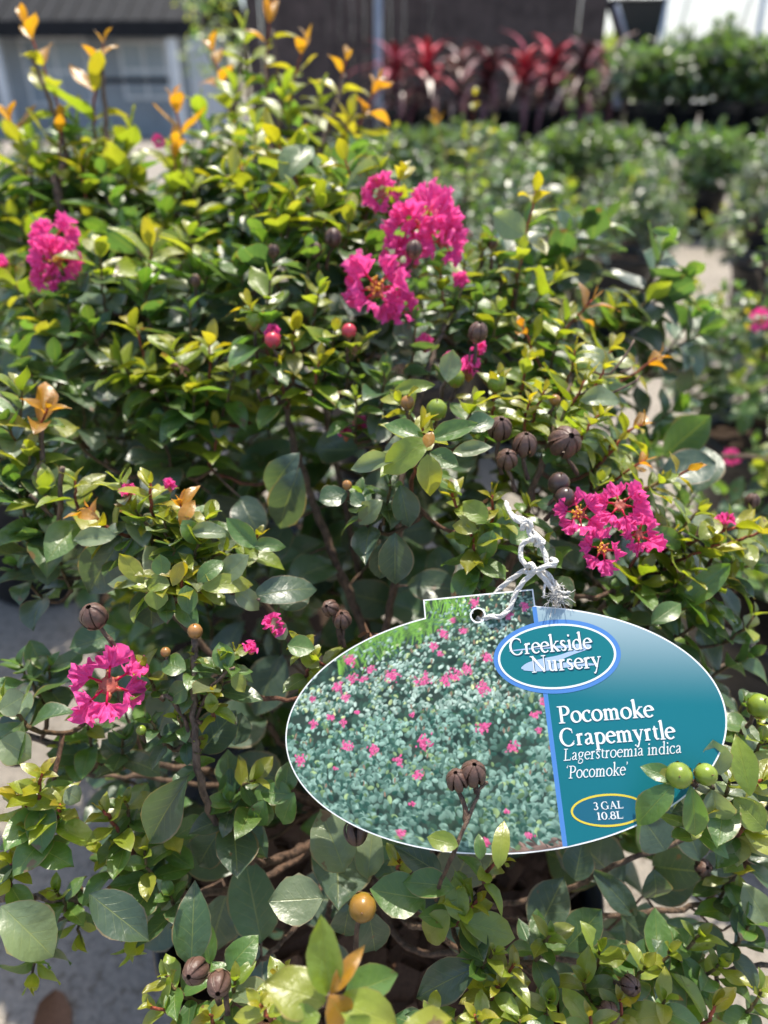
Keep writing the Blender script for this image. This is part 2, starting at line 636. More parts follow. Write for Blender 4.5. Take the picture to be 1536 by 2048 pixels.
def finish(shrubs, quota, far_lo=True):
    """visible, largest leaves become parts of their own; the rest one foliage part"""
    bv, bf, owner = [], [], []
    for si, s in enumerate(shrubs):
        for li, (c, k, M, t) in enumerate(s.leaves):
            v = HI[(c, k)][0]
            n = len(bv)
            h = v.shape[0] // 2
            W = v[:, 1].max()
            for (x, y) in ((0.02, 0), (.5, W), (.98, 0), (.5, -W)):
                i = int(np.argmin((v[:, 0] - x * v[:, 0].max()) ** 2 + (v[:, 1] - y) ** 2))
                bv.append(M @ Vector(v[i]))
            bf += [(n, n + 1, n + 2), (n, n + 2, n + 3)]
            owner += [(si, li)] * 2
    tree = BVHTree.FromPolygons(bv, bf)
    score = {}
    n = 0
    for si, s in enumerate(shrubs):
        for li in range(len(s.leaves)):
            q = bv[n:n + 4]
            n += 4
            pr = [proj(p) for p in q]
            if any(p is None for p in pr): continue
            area = abs((pr[0][0] - pr[2][0]) * (pr[1][1] - pr[3][1]) - (pr[0][1] - pr[2][1]) * (pr[1][0] - pr[3][0])) / 2
            cx = sum(p[0] for p in pr) / 4; cy = sum(p[1] for p in pr) / 4
            if not (-20 < cx < 1556 and -20 < cy < 2068): continue
            vis = 0
            ctr = (q[0] + q[1] + q[2] + q[3]) / 4
            for p in (ctr, ctr.lerp(q[1], .6), ctr.lerp(q[3], .6), ctr.lerp(q[2], .6)):
                dv = p - CAM
                hit = tree.ray_cast(CAM, dv.normalized(), dv.length + .02)
                if hit[2] is not None and owner[hit[2]] == (si, li): vis += 1
            if vis: score[(si, li)] = area * vis
    for si, s in enumerate(shrubs):
        rank = sorted((li for li in range(len(s.leaves)) if (si, li) in score), key=lambda li: -score[(si, li)])
        own = set(rank[:quota[si]])
        rest = []
        for li, it in enumerate(s.leaves):
            if li in own:
                obj('leaf', LEAF_MESH[(it[0], it[1])], s.root, it[2])
            else:
                rest.append(it)
        if rest:
            o = obj('foliage', build_leaf_mesh('foliage', rest, HI if quota[si] >= 200 else LO), s.root)
            tag(o, kind='stuff')


# ------------------------------------------------------------------ flowers, capsules, buds
def petal_mesh(seed):
    r = random.Random(seed)
    nr, na = 9, 34
    ph = [r.uniform(0, 6.28) for _ in range(8)]
    vs, cs = [], []
    for i in range(nr + 1):
        t = i / nr
        for j in range(na + 1):
            a = math.radians(-98 + 196 * j / na)
            edge = 1 + .07 * math.sin(5 * a + ph[0]) + .06 * math.sin(11 * a + ph[1]) + .05 * math.sin(19 * a + ph[6]) + r.uniform(-.05, .05)
            rr = t * (1 if t < .7 else 1 + (edge - 1) * (t - .7) / .3)
            x = rr * math.cos(a * .86) + .12 * t
            y = rr * math.sin(a * .86) * .92
            z = t ** 1.5 * (.26 * math.sin(3.5 * a + ph[2]) + .22 * math.sin(8 * a + ph[3] + 3 * t) + .15 * math.sin(15 * a + ph[4] - 2 * t)) \
                + .10 * math.sin(9 * t + ph[5] + 4 * a) * t + .07 * math.sin(14 * t + ph[7] - 6 * a) * t + .15 * t * t + r.gauss(0, .03) * t
            vs.append((x, y, z))
            b = r.uniform(.88, 1.1)
            cs.append((b, b * (1 + .5 * t), b * (1 + .15 * t)))
    fs = [(i * (na + 1) + j, (i + 1) * (na + 1) + j, (i + 1) * (na + 1) + j + 1, i * (na + 1) + j + 1) for i in range(nr) for j in range(na)]
    m = MB(); m.add(vs, fs, cs)
    return m.mesh('petal', M_PETAL, True, True)


PETALS = [petal_mesh(100 + k) for k in range(8)]


def flower(s, c, n, R, np_=6, stamens=True, label=None, petal_scale=.5, spin=0, flat=.25, skip=()):
    """crinkled petals on thin claws round a calyx"""
    r = s.r
    n = n.normalized()
    q = n.to_track_quat('Z', 'Y').to_matrix().to_4x4()
    M0 = Matrix.Translation(c) @ q @ Matrix.Rotation(spin, 4, 'Z')
    m = MB()
    m.col = (.38, .08, .05)
    m.lathe([(.0, -.30), (.10, -.29), (.2, -.2), (.25, -.05), (.22, .05), (.10, .02), (.0, .0)], 12, None, ridge=lambda th: 1 + .1 * math.cos(6 * th))
    for k in range(6):
        th = k * math.pi / 3
        e = Vector((math.cos(th), math.sin(th), 0))
        m.tube([e * .2, e * .3 + Vector((0, 0, .02)), e * .38 + Vector((0, 0, -.04))], [.07, .05, .008], 5, [(.42, .12, .05)] * 3)
    o = obj('flower', m.mesh('flower', M_CAP, True, True), s.root, M0 @ Matrix.Scale(R, 4))
    if label: o['label'] = label
    PM = WM[o.name]
    for k in range(np_):
        if k in skip: continue
        th = 2 * math.pi * k / np_ + r.uniform(-.2, .2)
        tl = r.uniform(-.45, flat + .6)
        ps = petal_scale * r.uniform(.85, 1.15)
        d0 = r.uniform(.36, .48)
        ML = PM @ Matrix.Rotation(th, 4, 'Z') @ Matrix.Translation((d0, 0, r.uniform(-.08, .14))) @ Matrix.Rotation(-tl, 4, 'Y') @ Matrix.Rotation(r.uniform(-.8, .8), 4, 'X') @ Matrix.Scale(ps, 4)
        p = obj('petal', PETALS[r.randrange(len(PETALS))], o, ML)
        cl = MB(); cl.col = (.75, .06, .25)
        A = PM @ Matrix.Rotation(th, 4, 'Z') @ Vector((.18, 0, .03))
        B = ML @ Vector((.15, 0, .02))
        cl.tube([A, A.lerp(B, .5) + n * R * .05, B], R * .03, 5)
        obj('petal_claw', cl.mesh('petal_claw', M_PETAL, True, True), o)
    if stamens:
        m = MB()
        for k in range(16):
            th = r.uniform(0, 6.28); rad = r.uniform(.05, .26); h = r.uniform(.22, .42)
            e = Vector((math.cos(th) * rad, math.sin(th) * rad, h))
            m.tube([Vector((e.x * .3, e.y * .3, .02)), Vector((e.x * .7, e.y * .7, h * .6)), e], [.014, .012, .01], 4, [(.75, .25, .08)] * 3)
            m.col = (.80, .42, .03)
            m.lathe([(.001, -.035), (.035, -.01), (.035, .015), (.001, .035)], 6, Matrix.Translation(e))
        obj('stamen_cluster', m.mesh('stamen_cluster', M_CAP, True, True), o, PM.copy())
    return o


def valve_mesh(open_=0.0):
    """one sixth of a dry capsule shell"""
    m = MB()
    nt, na = 8, 4
    vs = []
    for lay in (1.0, .88):
        for i in range(nt + 1):
            t = i / nt
            pol = math.radians(168 - 160 * t)
            for j in range(na + 1):
                gap = .93 - .35 * open_ * max(0, t - .35)
                a = math.radians(30) * gap * (-1 + 2 * j / na)
                bul = 1 - .06 * abs(-1 + 2 * j / na) ** 2
                rr = lay * bul * math.sin(pol)
                p = Vector((rr * math.cos(a), rr * math.sin(a), -lay * 1.04 * math.cos(pol)))
                k = open_ * max(0, t - .3)
                p.x += k * .55; p.z -= k * .12
                vs.append(p)
    n1 = (nt + 1) * (na + 1)
    fs = []
    for i in range(nt):
        for j in range(na):
            a, b, c, d = i * (na + 1) + j, i * (na + 1) + j + 1, (i + 1) * (na + 1) + j + 1, (i + 1) * (na + 1) + j
            fs.append((a, b, c, d)); fs.append((n1 + d, n1 + c, n1 + b, n1 + a))
        for j in (0, na):
            a, d = i * (na + 1) + j, (i + 1) * (na + 1) + j
            fs.append((a, d, n1 + d, n1 + a))
    for j in range(na):
        a, b = nt * (na + 1) + j, nt * (na + 1) + j + 1
        fs.append((a, b, n1 + b, n1 + a))
    m.col = (.115, .062, .045)
    m.add(vs, fs)
    return m


VALVE = {k: valve_mesh(o).mesh('valve', M_CAP, True, True) for k, o in (('shut', 0.0), ('split', .55), ('open', 1.15))}


def capsule(s, px, py, d, rpx, kind='shut', lean=(0, 0, 1), stalk=None, sr=.0008):
    """seed capsule with six valves, calyx teeth and a stalk"""
    r = s.r
    c = at(px, py, d); R = rpx / F * d
    ax = Vector(lean).normalized()
    q = ax.to_track_quat('Z', 'Y').to_matrix().to_4x4()
    M = Matrix.Translation(c) @ q @ Matrix.Rotation(r.uniform(0, 1), 4, 'Z') @ Matrix.Scale(R, 4)
    m = MB()
    if kind in VALVE:
        m.col = (.05, .025, .015)
        m.lathe([(.001, -.8), (.5, -.62), (.74, -.1), (.62, .45), (.3, .72), (.001, .75)], 12)
        body = obj('seed_capsule', m.mesh('seed_capsule', M_CAP, True, True), s.root, M)
        for k in range(6):
            obj('valve', VALVE[kind], body, M @ Matrix.Rotation(k * math.pi / 3, 4, 'Z'))
        cc = (.20, .12, .075)
    else:
        cb = {'green': (.20, .27, .03), 'amber': (.26, .135, .02), 'purple': (.075, .045, .038), 'bud': (.33, .16, .05), 'redbud': (.55, .05, .08)}[kind]
        m.col = cb
        pr = [(math.sin(t), -1.02 * math.cos(t)) for t in [math.pi * i / 12 for i in range(13)]]
        pr[0] = (.001, pr[0][1]); pr[-1] = (.001, pr[-1][1])
        m.lathe(pr, 24, None, ridge=lambda th: 1 - .035 * (.5 + .5 * math.cos(6 * th)) ** 6)
        if kind == 'amber': m.c = [tuple(a * (1 - w) + b * w for a, b in zip(cb, (.17, .20, .02))) for w in [min(1, max(0, .25 - p[2] * .8)) for p in m.v]]
        m.tube([(0, 0, 1.0), (0, .02, 1.15), (.05, .02, 1.28)], [.07, .05, .05], 5, [(.2, .1, .05)] * 3)
        body = obj('seed_capsule' if 'bud' not in kind else 'flower_bud', m.mesh('seed_capsule', M_BERRY, True, True), s.root, M)
        cc = (.28, .22, .05) if kind == 'green' else (.20, .11, .06)
    # calyx cup with six teeth
    m = MB(); m.col = cc
    m.lathe([(.16, -1.22), (.34, -1.1), (.66, -.86), (.86, -.58)], 18)
    for k in range(6):
        th = k * math.pi / 3
        e = Vector((math.cos(th), math.sin(th), 0)); f = Vector((-math.sin(th), math.cos(th), 0))
        m.add([e * .83 + f * .36 + Vector((0, 0, -.6)), e * .83 - f * .36 + Vector((0, 0, -.6)), e * 1.08 + Vector((0, 0, r.uniform(-.25, .05))), e * .98 + Vector((0, 0, -.5))],
              [(0, 3, 2), (3, 1, 2), (0, 1, 3)])
    obj('calyx', m.mesh('calyx', M_CAP, False, True), body, M)
    b = M @ Vector((0, 0, -1.2))
    if stalk is not None:
        e = at(*stalk)
    else:
        e = b - ax * R * 2.2 + Vector((0, 0, -R))
    s.stalk(e, b, sr)
    return body


def crumple(s, px, py, d, rpx, n=3):
    """half-open or withered small blossom: a few crumpled petals"""
    c = at(px, py, d); R = rpx / F * d
    r = s.r
    M = Matrix.Translation(c) @ (CAM - c).to_track_quat('Z', 'Y').to_matrix().to_4x4()
    m = MB(); m.col = (.36, .13, .05)
    m.lathe([(.08, -.9), (.3, -.6), (.34, -.1), (.001, 0)], 10)
    tilt = Matrix.Rotation(r.uniform(-1, -.4), 4, 'X')
    o = obj('flower', m.mesh('flower', M_CAP, True, True), s.root, M @ tilt @ Matrix.Scale(R, 4))
    for k in range(n):
        ML = WM[o.name] @ Matrix.Rotation(2.1 * k + r.uniform(-.3, .3), 4, 'Z') @ Matrix.Rotation(-r.uniform(.5, 1.2), 4, 'Y') @ Matrix.Rotation(r.uniform(-.6, .6), 4, 'X') @ Matrix.Scale(r.uniform(.65, .9), 4)
        obj('petal', PETALS[r.randrange(8)], o, ML)
    return o


def chips(s, pc, R, z, n, seed):
    r = random.Random(seed)
    m = MB()
    for _ in range(n):
        a = r.uniform(0, 6.28); rr = R * math.sqrt(r.random())
        cx, cy = pc.x + rr * math.cos(a), pc.y + rr * math.sin(a)
        l, w, h = r.uniform(.006, .02), r.uniform(.003, .008), r.uniform(.002, .004)
        M = Matrix.Translation((cx, cy, z + r.uniform(-.001, .007))) @ Matrix.Rotation(r.uniform(0, 6.28), 4, 'Z') @ Matrix.Rotation(r.uniform(-.5, .5), 4, 'Y') @ Matrix.Rotation(r.uniform(-.5, .5), 4, 'X')
        b = r.uniform(.5, 1.5)
        m.col = (.13 * b, .065 * b, .038 * b)
        m.box(-l, l, -w, w, -h, h, M)
    o = obj('bark_chips', m.mesh('bark_chips', M_CHIP, False, True), s.soil)
    tag(o, kind='stuff')

# ------------------------------------------------------------------ the tagged shrub
def put(s, x, y, d, ang=0, L=110, pairs=5, leaf=70, pal='g', lean=.45, spread=1.0):
    a = math.radians(ang)
    ax = UP * math.cos(a) + RIGHT * math.sin(a) - FWD * lean
    s.shoot(at(x, y, d), ax, 1.08 * L / F * d, pairs, 1.42 * leaf / F * d, pal, spread=spread)


crown = at(715, 1640, .435)
main = Shrub('crapemyrtle_shrub', crown, 'in-focus pink-flowered crapemyrtle shrub in black pot wearing the oval teal name tag', soil_z=.24, pot_c=Vector((-.004, .30, 0)), seed=11)
chips(main, Vector((-.004, .30, 0)), .125, .236, 520, 3)
# woody stems
A = at
for pts, r0, r1 in [
    ([crown, A(740, 1330, .435), A(665, 1110, .44), A(600, 930, .44), A(552, 720, .43), A(548, 600, .42)], .0052, .002),
    ([crown, A(735, 1400, .45), A(728, 1220, .47), A(690, 1010, .48), A(640, 780, .48), A(600, 520, .47)], .0046, .0018),
    ([crown, A(765, 1300, .42), A(795, 1120, .41), A(800, 980, .40), A(850, 760, .41), A(930, 560, .43)], .0042, .0016),
    ([crown, A(900, 1360, .43), A(1010, 1150, .40), A(1060, 1000, .37), A(1110, 850, .37), A(1150, 740, .39)], .0046, .0018),
    ([crown, A(990, 1430, .42), A(1180, 1240, .39), A(1330, 1120, .37), A(1440, 1050, .36)], .0036, .0014),
    ([crown, A(960, 1520, .43), A(1230, 1440, .42), A(1450, 1330, .40)], .0036, .0014),
    ([crown, A(600, 1700, .385), A(490, 1720, .335), A(405, 1580, .305), A(390, 1450, .30), A(388, 1270, .303)], .0042, .0016),
    ([A(400, 1500, .302), A(345, 1400, .30), A(325, 1395, .298)], .0016, .0012),
    ([A(392, 1440, .30), A(425, 1370, .298), A(470, 1335, .296)], .0012, .0008),
    ([crown, A(520, 1760, .37), A(420, 1785, .345), A(180, 1797, .325), A(-40, 1795, .32)], .0034, .0018),
    ([crown, A(560, 1590, .43), A(330, 1560, .40), A(160, 1545, .385), A(20, 1530, .375)], .0028, .0014),
    ([crown, A(520, 1560, .42), A(320, 1530, .385), A(150, 1500, .365), A(50, 1470, .36)], .0036, .002),
    ([crown, A(560, 1480, .43), A(360, 1240, .40), A(200, 1120, .38), A(100, 1000, .37), A(80, 850, .365)], .0032, .0014),
    ([crown, A(640, 1400, .43), A(520, 1200, .40), A(400, 1190, .345), A(330, 1170, .325)], .0032, .0016),
    ([crown, A(660, 1800, .38), A(665, 1930, .32), A(660, 2040, .25), A(656, 1990, .222)], .0028, .001),
    ([crown, A(800, 1830, .37), A(870, 1850, .31), A(920, 1830, .29)], .0026, .0012),
    ([crown, A(900, 1800, .38), A(1100, 1790, .36), A(1260, 1720, .345), A(1440, 1650, .33)], .003, .0014),
    ([crown, A(1000, 1850, .38), A(1170, 1835, .365), A(1250, 1828, .36), A(1380, 1815, .355), A(1440, 1780, .352), A(1540, 1700, .35)], .003, .0013),
    ([crown, A(800, 1880, .38), A(1000, 1900, .36), A(1200, 1930, .345), A(1400, 1940, .335), A(1560, 1930, .33)], .003, .0014),
    ([crown, A(600, 1840, .37), A(500, 1940, .33), A(430, 2010, .295)], .0026, .0012),
    ([A(1440, 1650, .33), A(1420, 1570, .275), A(1380, 1560, .268)], .0015, .001),
    ([A(872, 1800, .285), A(888, 1745, .268), A(905, 1705, .259), A(935, 1645, .259), A(952, 1590, .262), A(975, 1565, .262)], .0014, .0008),
    ([A(300, 1540, .388), A(240, 1400, .37), A(190, 1290, .355)], .0014, .0008),
    ([A(150, 1085, .372), A(100, 1030, .36), A(60, 990, .35)], .0012, .0012),
    ([A(400, 1190, .345), A(470, 1185, .322), A(520, 1200, .315)], .0018, .001),
    ([A(1430, 1820, .352), A(1390, 1790, .35), A(1415, 1745, .348)], .0009, .0006),
    ([A(1380, 1815, .355), A(1440, 1860, .352), A(1470, 1850, .35)], .0009, .0006),
    ([A(860, 900, .40), A(880, 800, .375), A(905, 725, .365)], .0018, .0012),
    ([A(990, 790, .37), A(950, 740, .366), A(940, 700, .364)], .0009, .0006),
    ([A(1150, 740, .39), A(1220, 745, .385), A(1268, 680, .385)], .0011, .0008),
    ([A(1150, 790, .375), A(1230, 785, .37), A(1280, 752, .37)], .0011, .0008),
    ([A(1240, 745, .385), A(1262, 735, .384)], .0008, .0006),
    ([A(560, 780, .42), A(525, 800, .40), A(515, 780, .395)], .0014, .001),
    ([A(120, 1060, .355), A(125, 935, .345)], .0018, .0016),
]:
    main.branch(pts, r0 * .64, r1 * .78)

# shoots: x, y, depth, angle, length, pairs, leaf, palette
for a in [
    # crest
    (548, 272, .465, -28, 170, 6, 95, 'y'), (600, 300, .47, 15, 120, 4, 85, 'g'), (655, 330, .47, -8, 130, 5, 80, 'g'), (690, 318, .455, -20, 170, 6, 95, 'y'), (760, 340, .45, 18, 120, 5, 95, 'g'),
    (805, 345, .45, 20, 110, 5, 75, 'y'), (480, 330, .48, -35, 140, 5, 85, 'y'), (450, 350, .47, -40, 120, 5, 80, 'g'), (640, 400, .45, -5, 120, 5, 85, 'g'), (560, 420, .45, -15, 120, 5, 90, 'g'),
    (700, 430, .44, 10, 120, 5, 85, 'g'), (520, 470, .44, -20, 120, 5, 85, 'd'), (620, 500, .43, 5, 120, 5, 85, 'd'), (590, 390, .45, 10, 110, 5, 85, 'g'), (740, 480, .44, 20, 110, 5, 80, 'd'),
    (1072, 382, .435, 10, 240, 7, 85, 'y'), (1045, 500, .43, 5, 120, 5, 75, 'g'), (985, 480, .44, -10, 130, 5, 70, 'd'), (930, 520, .43, 15, 110, 5, 70, 'g'), (880, 545, .425, -15, 100, 5, 65, 'y'),
    (960, 590, .42, 10, 110, 5, 70, 'd'), (1000, 620, .42, 15, 110, 5, 70, 'g'), (905, 610, .42, -10, 100, 5, 65, 'd'), (1110, 560, .425, 25, 120, 5, 75, 'g'),
    (1185, 600, .42, 32, 170, 6, 85, 'o'), (1045, 652, .405, -30, 130, 5, 70, 'o'), (1130, 640, .41, 10, 110, 5, 80, 'g'), (1315, 715, .42, 62, 120, 4, 65, 'o'), (1230, 690, .41, 35, 110, 5, 70, 'y'),
    # middle
    (540, 560, .405, 4, 110, 5, 80, 'g'), (500, 610, .40, -18, 110, 5, 75, 'y'), (640, 575, .41, 12, 110, 5, 80, 'g'), (590, 650, .40, 5, 100, 5, 65, 'y'), (670, 660, .40, 18, 110, 5, 75, 'g'),
    (730, 680, .40, 22, 110, 5, 70, 'g'), (560, 720, .40, -8, 90, 5, 65, 'y'), (640, 720, .395, 15, 90, 5, 70, 'y'), (770, 740, .39, 10, 100, 5, 65, 'd'), (710, 790, .385, 0, 90, 6, 55, 'g'),
    (830, 640, .41, 5, 110, 5, 70, 'd'), (270, 655, .425, -22, 150, 6, 95, 'y'), (345, 700, .42, 5, 110, 5, 90, 'g'), (420, 690, .415, 12, 130, 6, 90, 'y'), (470, 740, .41, 22, 100, 6, 75, 'g'),
    (300, 740, .42, -20, 100, 5, 85, 'g'), (390, 780, .415, 5, 90, 5, 75, 'g'), (430, 850, .41, 10, 90, 6, 60, 'y'), (320, 850, .42, -10, 90, 4, 85, 'd'), (240, 720, .425, -40, 100, 5, 85, 'g'),
    (180, 640, .44, -10, 110, 5, 85, 'd'), (80, 640, .45, -5, 110, 5, 85, 'g'), (20, 560, .45, -20, 110, 5, 85, 'g'), (200, 500, .45, 5, 110, 5, 90, 'g'), (300, 480, .46, 10, 110, 5, 90, 'y'),
    (380, 470, .46, 10, 110, 5, 90, 'g'), (420, 540, .45, 15, 110, 5, 90, 'd'), (290, 570, .45, 0, 110, 5, 90, 'd'), (120, 570, .45, -5, 110, 5, 85, 'd'), (30, 700, .43, -15, 110, 5, 85, 'd'),
    (110, 720, .43, 5, 110, 5, 85, 'd'), (160, 790, .43, 10, 100, 4, 80, 'd'), (380, 620, .44, 5, 110, 5, 90, 'd'), (480, 540, .44, -5, 110, 5, 90, 'd'),
    # at the flank with the pavement gap
    (95, 815, .365, 38, 150, 6, 95, 'o'), (45, 780, .37, 10, 120, 5, 95, 'p'), (60, 900, .36, 15, 110, 5, 85, 'g'), (25, 960, .36, -10, 110, 5, 85, 'd'), (15, 850, .365, -20, 100, 5, 85, 'd'),
    (90, 980, .355, 10, 110, 5, 85, 'g'), (150, 960, .35, -5, 90, 4, 80, 'y'), (60, 1060, .36, -15, 100, 5, 80, 'd'), (110, 1100, .365, -10, 90, 4, 75, 'g'), (30, 1130, .37, -30, 90, 4, 70, 'd'),
    # young tuft over the withered capsule
    (175, 1015, .33, -58, 130, 5, 75, 'o'), (240, 965, .325, -15, 100, 5, 70, 'p'), (300, 965, .322, 0, 100, 5, 65, 'y'), (360, 1005, .318, 15, 90, 5, 75, 'o'), (270, 1020, .322, -20, 80, 5, 65, 'g'),
    (330, 1040, .32, 0, 80, 5, 65, 'p'), (420, 1030, .322, 30, 80, 4, 70, 'p'), (400, 1080, .315, 18, 80, 5, 70, 'g'), (345, 1095, .315, 0, 70, 5, 65, 'g'), (450, 1100, .318, 45, 80, 4, 70, 'p'),
    (260, 1150, .31, -35, 80, 4, 70, 'y'), (320, 1145, .307, -5, 60, 4, 60, 'y'), (365, 1150, .307, 15, 60, 4, 65, 'y'), (420, 1150, .312, 50, 70, 4, 65, 'y'), (515, 1068, .325, 35, 80, 4, 60, 'y'),
    # beside the string and the flower heads
    (845, 855, .318, 10, 90, 4, 90, 'y'), (800, 800, .345, -40, 110, 5, 75, 'g'), (950, 800, .345, 15, 90, 5, 75, 'g'), (1000, 760, .36, 5, 100, 6, 65, 'y'), (1050, 720, .375, 5, 100, 6, 60, 'y'),
    (1090, 780, .36, 15, 90, 6, 55, 'y'), (1150, 700, .385, 20, 90, 6, 60, 'y'), (1170, 760, .37, 25, 100, 5, 85, 'y'), (1210, 730, .38, 30, 80, 6, 55, 'y'), (1130, 820, .355, 5, 80, 6, 55, 'g'),
    (1200, 830, .355, 30, 80, 6, 65, 'y'), (1060, 800, .355, 0, 80, 6, 55, 'y'), (1240, 880, .36, 40, 90, 6, 60, 'y'), (1285, 850, .375, 45, 90, 4, 70, 'o'), (1290, 920, .36, 55, 110, 6, 60, 'o'),
    (1390, 935, .362, 62, 150, 7, 65, 'o'), (1330, 960, .355, 50, 100, 5, 65, 'g'), (1490, 1050, .352, 68, 160, 6, 75, 'y'), (1440, 1090, .35, 60, 120, 5, 75, 'y'), (1400, 1020, .355, 40, 100, 5, 70, 'p'),
    (1340, 1070, .35, 45, 100, 5, 75, 'y'), (1380, 1140, .35, 50, 100, 5, 75, 'g'), (1290, 1140, .352, 20, 90, 5, 70, 'g'), (1230, 1180, .355, 0, 90, 5, 70, 'd'), (1460, 1170, .355, 55, 100, 5, 75, 'g'),
    (1510, 1130, .36, 60, 90, 5, 75, 'd'), (1420, 1230, .36, 50, 90, 5, 75, 'g'), (1510, 1230, .36, 40, 90, 5, 75, 'g'), (1500, 1310, .37, 50, 90, 5, 75, 'd'), (1330, 1190, .36, 20, 90, 4, 70, 'd'),
    (1530, 1060, .36, 60, 100, 5, 75, 'y'), (1200, 960, .35, 20, 80, 5, 65, 'g'), (1080, 1090, .335, -20, 80, 4, 70, 'g'),
    (905, 985, .322, -25, 90, 4, 65, 'y'), (985, 990, .325, 8, 90, 5, 60, 'y'), (1010, 1040, .322, 20, 70, 4, 65, 'g'), (940, 1065, .318, -15, 80, 5, 65, 'y'), (960, 1130, .318, -5, 70, 5, 55, 'g'),
    (720, 985, .335, -15, 80, 4, 70, 'd'), (780, 960, .335, 10, 80, 4, 65, 'd'), (1060, 1010, .34, 15, 70, 5, 60, 'g'),
    # low tufts round the single flower
    (385, 1310, .302, -5, 80, 4, 50, 'g'), (290, 1330, .305, -15, 70, 4, 60, 'g'), (445, 1320, .298, 15, 80, 4, 60, 'p'), (425, 1385, .296, 5, 60, 4, 42, 'y'), (355, 1430, .302, -10, 70, 4, 45, 'g'),
    (390, 1490, .30, 5, 60, 4, 45, 'g'), (300, 1440, .305, -20, 70, 4, 45, 'd'), (600, 1280, .305, -38, 110, 5, 55, 'y'), (630, 1310, .306, 20, 60, 3, 50, 'y'), (470, 1300, .30, 20, 60, 3, 55, 'g'),
    (40, 1330, .345, -20, 90, 4, 80, 'd'), (100, 1330, .35, 10, 90, 4, 75, 'd'), (180, 1430, .35, 5, 100, 5, 65, 'g'), (150, 1480, .36, -5, 80, 5, 60, 'g'), (250, 1470, .345, 10, 80, 5, 60, 'd'),
    (10, 1400, .31, -30, 80, 4, 85, 'p'),
    # low flank
    (85, 1545, .298, 15, 100, 6, 70, 'y'), (35, 1590, .30, -15, 90, 5, 75, 'y'), (120, 1610, .298, 30, 90, 5, 70, 'y'), (60, 1650, .30, 0, 80, 5, 65, 'g'), (30, 1720, .30, 20, 80, 5, 60, 'y'),
    (205, 1620, .305, -25, 90, 5, 60, 'y'), (250, 1600, .31, 5, 90, 5, 60, 'g'), (290, 1700, .31, -5, 90, 5, 75, 'g'), (200, 1700, .315, -20, 80, 5, 65, 'g'), (330, 1650, .318, 10, 90, 5, 70, 'g'),
    (110, 1780, .315, -10, 80, 5, 60, 'g'), (160, 1880, .32, 170, 90, 5, 60, 'g'), (60, 1960, .32, 185, 80, 4, 65, 'g'), (260, 1900, .31, 175, 90, 5, 70, 'g'), (340, 1790, .31, -10, 70, 4, 70, 'd'),
    (330, 1950, .29, -30, 90, 4, 65, 'g'), (300, 2010, .285, -50, 90, 4, 65, 'y'), (470, 1960, .285, 10, 80, 4, 70, 'p'), (420, 2030, .275, 0, 80, 5, 60, 'y'), (560, 1950, .265, 0, 80, 5, 60, 'y'),
    (510, 1560, .315, 45, 90, 4, 75, 'g'), (540, 1600, .315, 60, 90, 3, 80, 'g'), (460, 1600, .315, 0, 80, 4, 75, 'd'),
    # below the tag
    (800, 1720, .30, 0, 70, 4, 50, 'y'), (955, 1800, .285, 30, 80, 4, 70, 'y'), (1010, 1720, .28, 30, 80, 4, 55, 'y'), (920, 1780, .287, -10, 80, 4, 65, 'g'), (990, 1900, .278, 25, 80, 5, 55, 'g'),
    (1030, 1930, .276, 30, 70, 5, 55, 'y'), (1000, 1970, .275, 10, 70, 5, 60, 'y'), (1100, 1870, .30, 20, 80, 5, 65, 'g'), (1200, 1900, .305, 0, 90, 4, 85, 'g'), (1170, 1960, .295, -20, 80, 4, 80, 'g'),
    (1290, 1930, .30, 15, 90, 4, 85, 'g'), (1340, 1900, .31, 10, 80, 4, 75, 'g'), (1400, 1870, .315, 20, 90, 4, 70, 'g'), (1440, 1930, .315, 30, 90, 4, 80, 'g'), (1500, 1850, .32, 20, 90, 4, 80, 'd'),
    (1240, 2000, .285, 0, 80, 4, 75, 'y'), (1330, 2000, .29, 10, 80, 4, 80, 'g'), (1430, 2010, .295, 20, 90, 4, 80, 'y'), (1100, 2000, .28, 0, 80, 5, 65, 'g'), (1180, 2030, .275, -10, 80, 5, 70, 'y'),
    (1520, 1980, .31, 20, 90, 4, 80, 'g'), (1470, 1740, .335, 10, 80, 5, 60, 'g'), (1510, 1690, .335, 20, 80, 5, 65, 'd'), (1490, 1790, .335, 5, 70, 5, 60, 'g'),
    (950, 2030, .265, -10, 70, 5, 60, 'y'), (1040, 2040, .27, 5, 70, 5, 60, 'g'), (860, 2030, .27, 0, 70, 4, 70, 'g'), (520, 2010, .245, -20, 80, 4, 70, 'y'),
    (1460, 1560, .275, 10, 80, 4, 75, 'p'), (1510, 1620, .275, 20, 80, 4, 80, 'y'), (1480, 1650, .28, 0, 70, 4, 70, 'p'), (1400, 1620, .272, 0, 70, 4, 60, 'g'), (1530, 1480, .30, 10, 80, 4, 80, 'p'),
    (1525, 1560, .285, 15, 80, 4, 75, 'y'), (1490, 1400, .345, 20, 80, 4, 70, 'd'), (1520, 1440, .33, 15, 70, 4, 70, 'g'),
]:
    put(main, *a)

